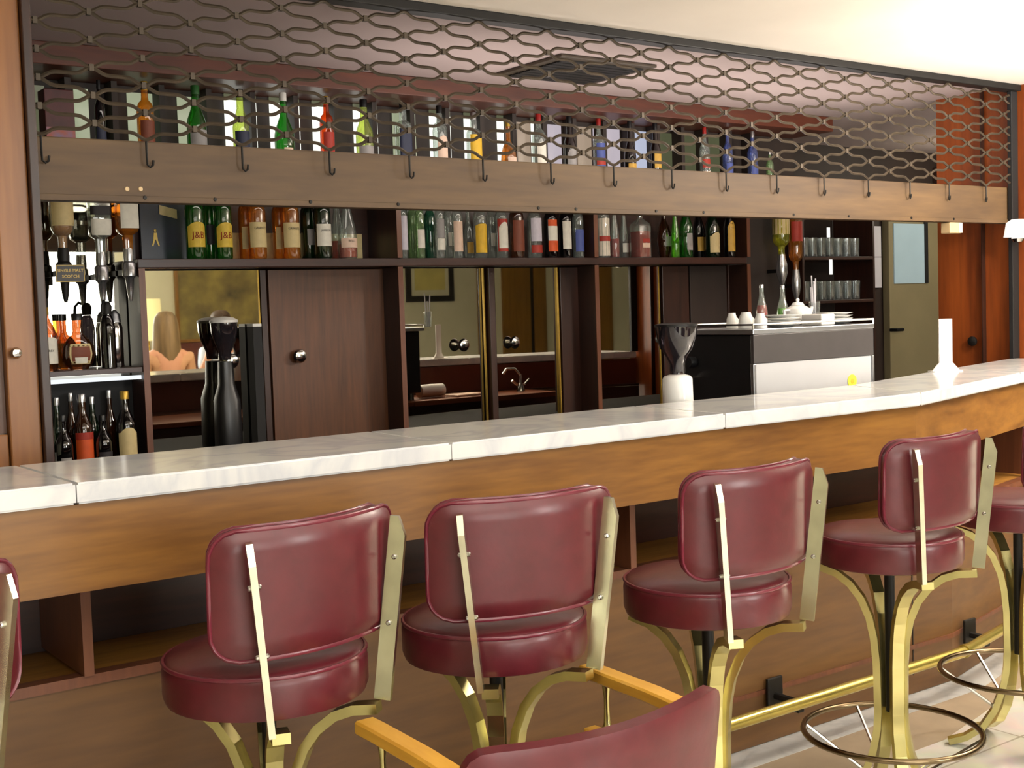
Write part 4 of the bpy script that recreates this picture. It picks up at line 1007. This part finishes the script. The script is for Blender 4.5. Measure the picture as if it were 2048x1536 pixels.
# ------------------------------------------------------------------ bar stools
def rounded_pad(bm, w, h, t, rc, R, nx=18, ny=12, rim=.35):
    """upholstered back: rounded rectangle bent about a vertical axis (centre of bend at +Y), bulged front and back"""
    def sq(u, v):
        # map square to rounded rectangle
        x, y = u*w/2, v*h/2
        ex, ey = w/2-rc, h/2-rc
        if abs(x) > ex and abs(y) > ey:
            dx, dy = abs(x)-ex, abs(y)-ey
            m = max(dx, dy); d = math.hypot(dx, dy)
            if d > 1e-9:
                s = m/d; dx *= s; dy *= s
            x = math.copysign(ex+dx, x); y = math.copysign(ey+dy, y)
        return x, y
    us = [-1+2*i/nx for i in range(nx+1)]; vs = [-1+2*j/ny for j in range(ny+1)]
    def pos(u, v, side):
        x, z = sq(u, v)
        m = max(abs(u), abs(v))
        th = t/2*(1-.0*m) if m < .999 else t/2*.55
        if m > .86: th = t/2*(1-.45*((m-.86)/.14)**2)
        y = side*th
        a = x/R; rr = R-y*1.0
        return Vector((rr*math.sin(a), R-rr*math.cos(a), z))
    G = {}
    for side in (-1, 1):
        for i, u in enumerate(us):
            for j, v in enumerate(vs): G[side, i, j] = bm.verts.new(pos(u, v, side))
        for i in range(nx):
            for j in range(ny): bm.faces.new((G[side, i, j], G[side, i+1, j], G[side, i+1, j+1], G[side, i, j+1]))
    ring = [(i, 0) for i in range(nx)]+[(nx, j) for j in range(ny)]+[(i, ny) for i in range(nx, 0, -1)]+[(0, j) for j in range(ny, 0, -1)]
    n = len(ring)
    for k in range(n):
        a, b = ring[k], ring[(k+1) % n]
        bm.faces.new((G[-1, a[0], a[1]], G[-1, b[0], b[1]], G[1, b[0], b[1]], G[1, a[0], a[1]]))
    return [[G[s, a, b].co.copy() for a, b in ring] for s in (-1, 1)]

def make_stool(label):
    t = thing('bar_stool', label, 'bar stool', (0, 0, 0), 0, 'burgundy bar stools')
    r = .192
    bm = B(); lathe(bm, [(r*.9, .708), (r*.975, .713), (r, .726), (r, .773), (r*.985, .786), (r*.93, .797), (r*.6, .806), (.02, .809)], 40); obj('seat', bm, 'leather', t, 40)
    bm = B()
    tube(bm, [(r*.985*math.cos(2*PI*k/40), r*.985*math.sin(2*PI*k/40), .788) for k in range(40)], .004, 6, True); obj('seat_piping', bm, 'leather_piping', t, 60)
    # backrest
    bm = B(); rings = rounded_pad(bm, .42, .228, .05, .05, .36)
    Mb = Matrix.Translation((0, -.182, .944)) @ Matrix.Rotation(math.radians(2), 4, 'X')
    bm.transform(Mb); b = obj('backrest', bm, 'leather', t, 50)
    for rg in rings:
        bm = B(); tube(bm, [Mb @ p for p in rg], .0042, 6, True); obj('back_piping', bm, 'leather_piping', b, 60)
    # four curved legs at the diagonals; the two rear ones carry the uprights
    for k, a in enumerate((60, 120, 240, 300)):
        ca, sa = math.cos(math.radians(a)), math.sin(math.radians(a))
        ro = .222 if a > 180 else .185
        path = [(ro, .690), (.175, .686), (.138, .673), (.102, .645), (.074, .607), (.053, .555), (.042, .50), (.036, .43), (.034, .30), (.037, .25), (.048, .19), (.072, .12), (.11, .06), (.16, .025), (.21, .008)]
        pts = [(q*ca, q*sa, z) for q, z in path]
        bm = B(); strip(bm, pts, (-sa, ca, 0), .032, .019); obj('leg', bm, 'brass', t)
    for s in (-1, 1):
        a = math.radians(240 if s < 0 else 300); ca, sa = math.cos(a), math.sin(a)
        bot = Vector((s*.127, -.186, .700)); top = Vector((s*.168, -.205, 1.041))
        tang = Vector((s*.5, -.866, 0))
        bm = B()
        d = (top-bot).normalized(); nrm = d.cross(tang).normalized(); wv = nrm.cross(d).normalized()
        def ringp(p, w0, w1): return [bm.verts.new(p+wv*x+nrm*y) for x, y in ((w0, -.006), (w1, -.006), (w1, .006), (w0, .006))]
        R_ = [ringp(bot, -.016, .016), ringp(bot+(top-bot)*.9, -.016, .016), ringp(top, -.016, .0)]
        for A, C in zip(R_, R_[1:]):
            for q in range(4): bm.faces.new((A[q], A[(q+1) % 4], C[(q+1) % 4], C[q]))
        bm.faces.new(R_[0][::-1]); bm.faces.new(R_[-1])
        up = obj('back_upright', bm, 'chrome_brass', t)
        for f in (.42, .78):
            bm = B(); c = bot+(top-bot)*f; M = Matrix.Translation(c) @ nrm.to_track_quat('Z', 'Y').to_matrix().to_4x4()
            lathe(bm, [(.003, -.012), (.005, -.010), (.005, .010), (.003, .012)], 8, M)
            obj('bolt', bm, 'chrome', up)
    bm = B(); lathe(bm, [(.014, .30), (.014, .699)], 12); obj('column', bm, 'dark_steel', t, 40)
    bm = B(); lathe(bm, [(.13, .7), (.13, .707)], 24); obj('seat_plate', bm, 'dark_steel', t, 40)
    rr = .234; rz = .245
    bm = B(); tube(bm, [(rr*math.cos(2*PI*k/48), rr*math.sin(2*PI*k/48), rz) for k in range(48)], .0085, 8, True); obj('foot_ring', bm, 'ring_metal', t, 60)
    for a in (60, 120, 240, 300):
        ca, sa = math.cos(math.radians(a)), math.sin(math.radians(a))
        bm = B(); tube(bm, [(rr*ca, rr*sa, rz), (.076*ca, .076*sa, .13)], .005, 6); obj('spoke', bm, 'chrome', t, 50)
    return t
stools = [(.98, 2.175, 11, 'burgundy bar stool second from the left, seat fully in view before the long slab'),
          (1.46, 2.104, -8, 'burgundy bar stool behind the right wooden arm of the foreground chair'),
          (2.025, 2.054, 1, 'burgundy bar stool right of the foreground chair, third with its seat in view'),
          (2.762, 2.108, 2, 'burgundy bar stool whose legs and foot ring stand clear over the floor'),
          (3.50, 2.19, 6, 'burgundy bar stool cut off by the right edge, only seat side and ring showing'),
          (.285, 2.165, 8, 'burgundy bar stool cut off by the left edge, only its back showing')]
s0 = make_stool(stools[0][3])
for i, (x, y, a, lab) in enumerate(stools):
    if i == 0: s0.location = (x, y, .002); s0.rotation_euler = (0, 0, math.radians(a))
    else: dup(s0, (x, y, .002), math.radians(a), lab)

# ------------------------------------------------------------------ foreground armchair
def make_chair(label):
    t = thing('armchair', label, 'armchair', (0, 0, 0), 0, 'wooden armchairs')
    bm = B(); rounded_pad(bm, .585, .36, .045, .045, .7, 20, 12)
    bm.transform(Matrix.Translation((0, -.285, .535)) @ Matrix.Rotation(math.radians(8), 4, 'X')); obj('backrest', bm, 'leather', t, 50)
    bm = B(); box(bm, -.235, .235, -.235, .13, .36, .45, .025); obj('seat', bm, 'leather', t, 50)
    for s in (-1, 1):
        bm = B(); strip(bm, [(s*.262, -.26, .652), (s*.262, -.1, .664), (s*.262, .06, .669), (s*.262, .105, .669)], (1, 0, 0), .042, .026)
        bmesh.ops.bevel(bm, geom=bm.edges[:], offset=.004, segments=1, affect='EDGES'); obj('arm', bm, 'arm_wood', t)
        for y in (-.035, -.24):
            bm = B(); lathe(bm, [(.014, 0), (.02, .3), (.02, .498)], 12, Matrix.Translation((s*.25, y, 0))); obj('leg', bm, 'arm_wood', t, 40)
            bm = B(); lathe(bm, [(.014, .556), (.007, .572), (.0055, .6), (.0055, .625), (.009, 0.6535 if y > -.1 else .638)], 12, Matrix.Translation((s*.262, y+.075 if y > -.1 else y, 0))); obj('arm_support', bm, 'brass', t, 40)
        bm = B(); box(bm, s*.255-.016, s*.255+.016, -.27, .09, .50, .555, .004); obj('side_rail', bm, 'arm_wood', t)
    bm = B(); box(bm, -.232, .232, -.06, -.02, .31, .357, .003); obj('seat_rail', bm, 'arm_wood', t)
    return t
ch = make_chair('wooden armchair with burgundy back and yellow wood arms in the foreground, back to the camera')
ch.location = (1.345, 1.885, .002); ch.rotation_euler = (0, 0, 0)

# ------------------------------------------------------------------ the room behind the camera (seen in the mirrors)
OPY = -2.6
def vx(x, y):
    p = at(x, y+26, Y=2*MY-OPY); return p.x, p.z
a = vx(68, 430); b = vx(300, 745)
w1 = B(); box(w1, 3.1, 4.08, OPY+.001, OPY+.02, 1.0, 2.3); lit_wall = struct('lit_wall_panel', w1, 'lit_wall_glow')  # glowing panel added in place of the brightly lit wall
bm = B()
for x in (3.1, 3.48, 3.86, 4.06): box(bm, x-.02, x+.02, OPY+.021, OPY+.045, .98, 2.32)
for z in (1.0, 1.63, 1.95, 2.3): box(bm, 3.08, 4.08, OPY+.021, OPY+.045, z-.02, z+.02)
obj('frame_bars', bm, 'black_matte', lit_wall)  # dark bars in place of the black picture frame
x0, zb_ = vx(360, 692); x1 = x0+1.25
pt = thing('landscape_painting', 'large dim landscape painting in a brown frame, reflected in the left mirror door', 'painting', ((x0+x1)/2, OPY+.002, zb_+.12))
hw = (x1-x0)/2
bm = B(); box(bm, -hw, hw, 0, .02, 0, .95); obj('canvas', bm, pbr('canvas_paint', (156, 142, 76), .7, c2=(70, 62, 46), scale=3.2, detail=6), pt)
bm = B()
box(bm, -hw-.03, hw+.03, .0, .04, -.03, 0); box(bm, -hw-.03, hw+.03, 0, .04, .95, .98); box(bm, -hw-.03, -hw, 0, .04, 0, .95); box(bm, hw, hw+.03, 0, .04, 0, .95)
obj('frame', bm, 'gold_door_wood', pt)
bm = B(); box(bm, x0-.02, x1+.1, OPY+.002, OPY+.03, .001, zb_+.085); tag(obj('wood_dado', bm, 'dark_red_wood'), 'red brown wooden panel under the landscape painting in the mirror', 'panel')
x0, z0 = vx(985, 586); x1, z1 = vx(1082, 584)
fp = thing('framed_print', 'black framed pale print on the cream wall, reflected in the middle mirror', 'picture', ((x0+x1)/2, OPY+.002, (z0+z1)/2))
hw = (x1-x0)/2
bm = B(); box(bm, -hw, hw, 0, .03, 0, .07); box(bm, -hw, hw, 0, .03, .48, .55); box(bm, -hw, -hw+.07, 0, .03, .07, .48); box(bm, hw-.07, hw, 0, .03, .07, .48); obj('frame', bm, 'black_matte', fp)
bm = B(); box(bm, -hw+.071, hw-.071, 0, .015, .071, .479); obj('mount', bm, 'cream_wall', fp)
bm = B(); box(bm, -hw+.13, hw-.13, .0155, .018, .14, .40); obj('print', bm, pbr('print_yellow', (206, 196, 120), .7, c2=(186, 180, 112), scale=4), fp)
x0, _ = vx(962, 680)
WXF = WX
# mirrored door wood on the right wall's reflection
bm = B(); box(bm, 9.72, 10.18, OPY+.001, OPY+.03, .002, 2.3); box(bm, 10.24, 10.45, OPY+.001, OPY+.03, .002, 2.3); struct('door_2', bm, 'gold_door_wood')
bm = B(); box(bm, 10.18, 10.24, OPY+.001, OPY+.02, .002, 2.3); struct('trim_5', bm, 'black_matte')
bm = B(); box(bm, 3.9, 4.6, -2.45, -2.05, .68, .72, .01); 
st_ = thing('side_table', 'low side table under the lamp behind the camera, reflected in the mirror', 'table', (0, 0, 0)); obj('top', bm, 'dark_red_wood', st_)
for x in (3.95, 4.55):
    for y in (-2.4, -2.1):
        bm = B(); lathe(bm, [(.015, 0.002), (.02, .679)], 10, Matrix.Translation((x, y, 0))); obj('leg', bm, 'dark_red_wood', st_, 40)
lp = at(296, 676, Y=2*MY+2.25)
tl = thing('table_lamp', 'table lamp with a pale yellow shade, reflected in the left mirror door', 'lamp', (lp.x, -2.25, .7205))
bm = B(); lathe(bm, [(.09, 0), (.09, .015), (.03, .03), (.05, .15), (.06, .22), (.02, .34), (.012, .48)], 20); obj('base', bm, 'lamp_gold', tl, 40)
bm = B(); lathe(bm, [(.15, .45), (.13, .85)], 24, caps=False); obj('shade', bm, 'lampshade', tl, 40)

# people reflected in the mirror
def skin_obj(name, verts, edges, radii, mat, parent, sub=2, root=0):
    me = bpy.data.meshes.new(name); me.from_pydata(verts, edges, []); me.update()
    o = bpy.data.objects.new(name, me); COL.objects.link(o); o.parent = parent
    m = o.modifiers.new('skin', 'SKIN'); m.use_smooth_shade = True
    for i, r in enumerate(radii):
        d = me.skin_vertices[0].data[i]; d.radius = (r, r) if not isinstance(r, tuple) else r; d.use_root = (i == root)
    s = o.modifiers.new('sub', 'SUBSURF'); s.levels = sub; s.render_levels = sub
    me.materials.append(MATS[mat]); return o
def arm_chain(V, E, R, sh, side, el, wr, hd):
    i0 = len(V); V += [el, wr]; E += [(sh, i0), (i0, i0+1)]; R += [.042, .028]
    d = (Vector(hd)-Vector(wr)).normalized()
    sidev = d.cross(Vector((0, 0, 1)));
    if sidev.length < .2: sidev = d.cross(Vector((0, 1, 0)))
    sidev.normalize(); nrm = sidev.cross(d)
    palm = Vector(wr)+d*.07; ip = len(V); V.append(tuple(palm)); E.append((i0+1, ip)); R.append(.03)
    for k, (o_, L) in enumerate(((-.028, .06), (-.010, .075), (.009, .07), (.027, .055))):
        b = palm+sidev*o_+d*.022; j = len(V)
        V += [tuple(b), tuple(b+d*L*.5+nrm*-.006), tuple(b+d*L*.85+nrm*-.022)]; E += [(ip, j), (j, j+1), (j+1, j+2)]; R += [.0095, .0085, .007]
    b = palm-d*.03+sidev*.034*side; j = len(V)
    V += [tuple(b), tuple(b+sidev*.025*side+d*.03)]; E += [(ip, j), (j, j+1)]; R += [.011, .009]
def person(label, loc, rz, hair, top, seat=.46, long_hair=False, raise_hand=False):
    t = thing('person', label, 'person', loc, rz)
    s = seat
    V = [(0, 0, s+.10), (0, -.01, s+.28), (0, .0, s+.45), (0, .01, s+.58), (0, .025, s+.66), (0, .04, s+.74), (0, .04, s+.84)]
    E = [(0, 1), (1, 2), (2, 3), (3, 4), (4, 5), (5, 6)]
    R = [(.15, .11), (.13, .10), (.15, .11), (.10, .08), .05, (.072, .088), (.068, .08)]
    for sd in (-1, 1):
        i = len(V); V.append((sd*.17, .0, s+.54)); E.append((3, i)); R.append(.062)
        if raise_hand and sd == -1: arm_chain(V, E, R, i, sd, (-.26, .10, s+.38), (-.22, .18, s+.60), (-.2, .2, s+.70))
        else: arm_chain(V, E, R, i, sd, (sd*.22, .06, s+.28), (sd*.17, .27, s+.23), (sd*.14, .37, s+.22))
        i = len(V); V += [(sd*.10, .04, s+.08), (sd*.11, .42, s+.07), (sd*.11, .44, .09), (sd*.12, .47, .04), (sd*.12, .58, .03)]
        E += [(0, i), (i, i+1), (i+1, i+2), (i+2, i+3), (i+3, i+4)]; R += [.085, .062, .045, .04, .03]
    skin_obj('body', V, E, R, 'skin', t)
    # clothes follow the body a little outside it
    V = [(0, 0, s+.06), (0, -.01, s+.28), (0, 0, s+.45), (0, .01, s+.57)]; E = [(0, 1), (1, 2), (2, 3)]; R = [(.165, .125), (.145, .115), (.165, .125), (.112, .092)]
    for sd in (-1, 1):
        i = len(V); V.append((sd*.17, 0, s+.54)); E.append((3, i)); R.append(.074)
        el = (-.26, .10, s+.38) if (raise_hand and sd == -1) else (sd*.22, .06, s+.28)
        V.append(el); E.append((i, i+1)); R.append(.056)
    skin_obj('shirt', V, E, R, top, t)
    V = [(0, 0, s+.10)]; E = []; R = [(.17, .13)]
    for sd in (-1, 1):
        i = len(V); V += [(sd*.10, .04, s+.085), (sd*.11, .42, s+.075), (sd*.11, .44, .14)]; E += [(0, i), (i, i+1), (i+1, i+2)]; R += [.10, .076, .06]
    skin_obj('trousers', V, E, R, 'dark_cloth', t)
    hz = s+.79
    bm = B()
    lathe(bm, [(.02, .105), (.06, .095), (.088, .06), (.098, .0), (.094, -.05), (.07, -.09)] if not long_hair else
          [(.02, .112), (.06, .100), (.092, .06), (.105, 0), (.112, -.10), (.12, -.22), (.115, -.32), (.08, -.36)], 20, Matrix.Translation((0, .0, hz+.03)), sy=1.05 if not long_hair else .8)
    for v in bm.verts:          # leave the face open
        if v.co.y > .03: v.co.y = .03+(v.co.y-.03)*(.3 if v.co.z < hz+.07 else .9)
    obj('hair', bm, hair, t, 60)
    for sd in (-1, 1):
        bm = B(); lathe(bm, [(.002, -.009), (.009, -.004), (.0095, .003), (.003, .009)], 10, Matrix.Translation((sd*.032, .122, hz+.005))); obj('eye', bm, 'white_china', t, 40)
    bm = B(); lathe(bm, [(.016, 0), (.013, .015), (.005, .045), (.002, .05)], 8, Matrix.Translation((0, .13, hz-.045)), sy=1.2); obj('nose', bm, 'skin', t, 40)
    bm = B(); box(bm, -.024, .024, .112, .124, hz-.072, hz-.062, .003); obj('mouth', bm, 'paper_peach', t)
    return t
wp = at(336, 690, Y=2*MY+.45)
c1 = dup(ch, (wp.x, -.47, .002), PI, 'wooden armchair holding the long haired person behind the camera')
person('person with long light brown hair seen from behind in the left mirror door', (wp.x, -.48, .002), PI, 'hair', 'peach_top', .52, True)
mp_ = at(438, 700, Y=2*MY+1.25)
c2 = dup(ch, (mp_.x+.05, -1.34, .002), -PI/2*.1, 'wooden armchair holding the person in a pale blue shirt behind the camera')
person('person in a pale blue shirt with one hand raised, reflected beside the dark coffee grinder', (mp_.x+.05, -1.3, .002), -PI/2*.1, 'short_hair', 'blue_shirt', .52, False, True)

# ------------------------------------------------------------------ light
def area(name, loc, rot, size, e, c=(1, 1, 1), sy=None):
    l = bpy.data.lights.new(name, 'AREA'); l.energy = e; l.color = c; l.size = size
    if sy: l.shape = 'RECTANGLE'; l.size_y = sy
    o = bpy.data.objects.new(name, l); COL.objects.link(o); o.location = loc; o.rotation_euler = rot; return o
def point(name, loc, e, c=(1, 1, 1), r=.1):
    l = bpy.data.lights.new(name, 'POINT'); l.energy = e; l.color = c; l.shadow_soft_size = r
    o = bpy.data.objects.new(name, l); COL.objects.link(o); o.location = loc; return o
area('room_light', (1.2, .0, 2.38), (0, 0, 0), 3.0, 50, (1, .97, .92), 2.0)
area('lower_front_fill', (3.5, -2.4, 1.65), (PI/2, 0, 0), 1.0, 80, (1, 1, .97), 1.2)  # added fill from behind the camera for the lower bar front
area('front_fill', (.6, -2.3, 1.2), (PI/2, 0, 0), 2.4, 65, (1, .98, .94), 1.4)
area('ceiling_fill_left', (.4, -.6, 1.75), (PI, 0, 0), 1.5, 50, (1, .95, .92), 1.5)  # unseen light added to brighten the room ceiling
area('ceiling_fill_right', (5.0, 1.5, 1.75), (PI, 0, 0), 1.2, 170, (1, .96, .92), 1.2)  # unseen, stronger light added to brighten the ceiling on the right
point('right_lamp', (4.7, 2.1, 2.05), 70, (1, .9, .78), .12)
area('bar_ceiling_fill', (3.8, 4.0, 1.85), (PI, 0, 0), 2.8, 13, (1, .9, .84), .3)  # unseen light added behind the beam to brighten the bar ceiling
area('bar_front_light', (2.8, 3.75, 2.38), (0, 0, 0), 3.0, 8, (1, .9, .8), .2)
point('corridor_fill', (7.2, 4.5, 2.1), 14, (1, .93, .75), .1)  # unseen point added to brighten the olive door corner
w = bpy.data.worlds.new('world'); SC.world = w; w.use_nodes = True
w.node_tree.nodes['Background'].inputs['Color'].default_value = (.5, .5, .5, 1); w.node_tree.nodes['Background'].inputs['Strength'].default_value = .3

SC.view_settings.view_transform = 'Standard'
SC.view_settings.exposure = 0.0
try:
    SC.cycles.use_denoising = True
    SC.cycles.max_bounces = 10; SC.cycles.diffuse_bounces = 4; SC.cycles.glossy_bounces = 5; SC.cycles.transparent_max_bounces = 24
    SC.cycles.caustics_reflective = False; SC.cycles.caustics_refractive = False
    SC.cycles.sample_clamp_indirect = 6
except Exception: pass
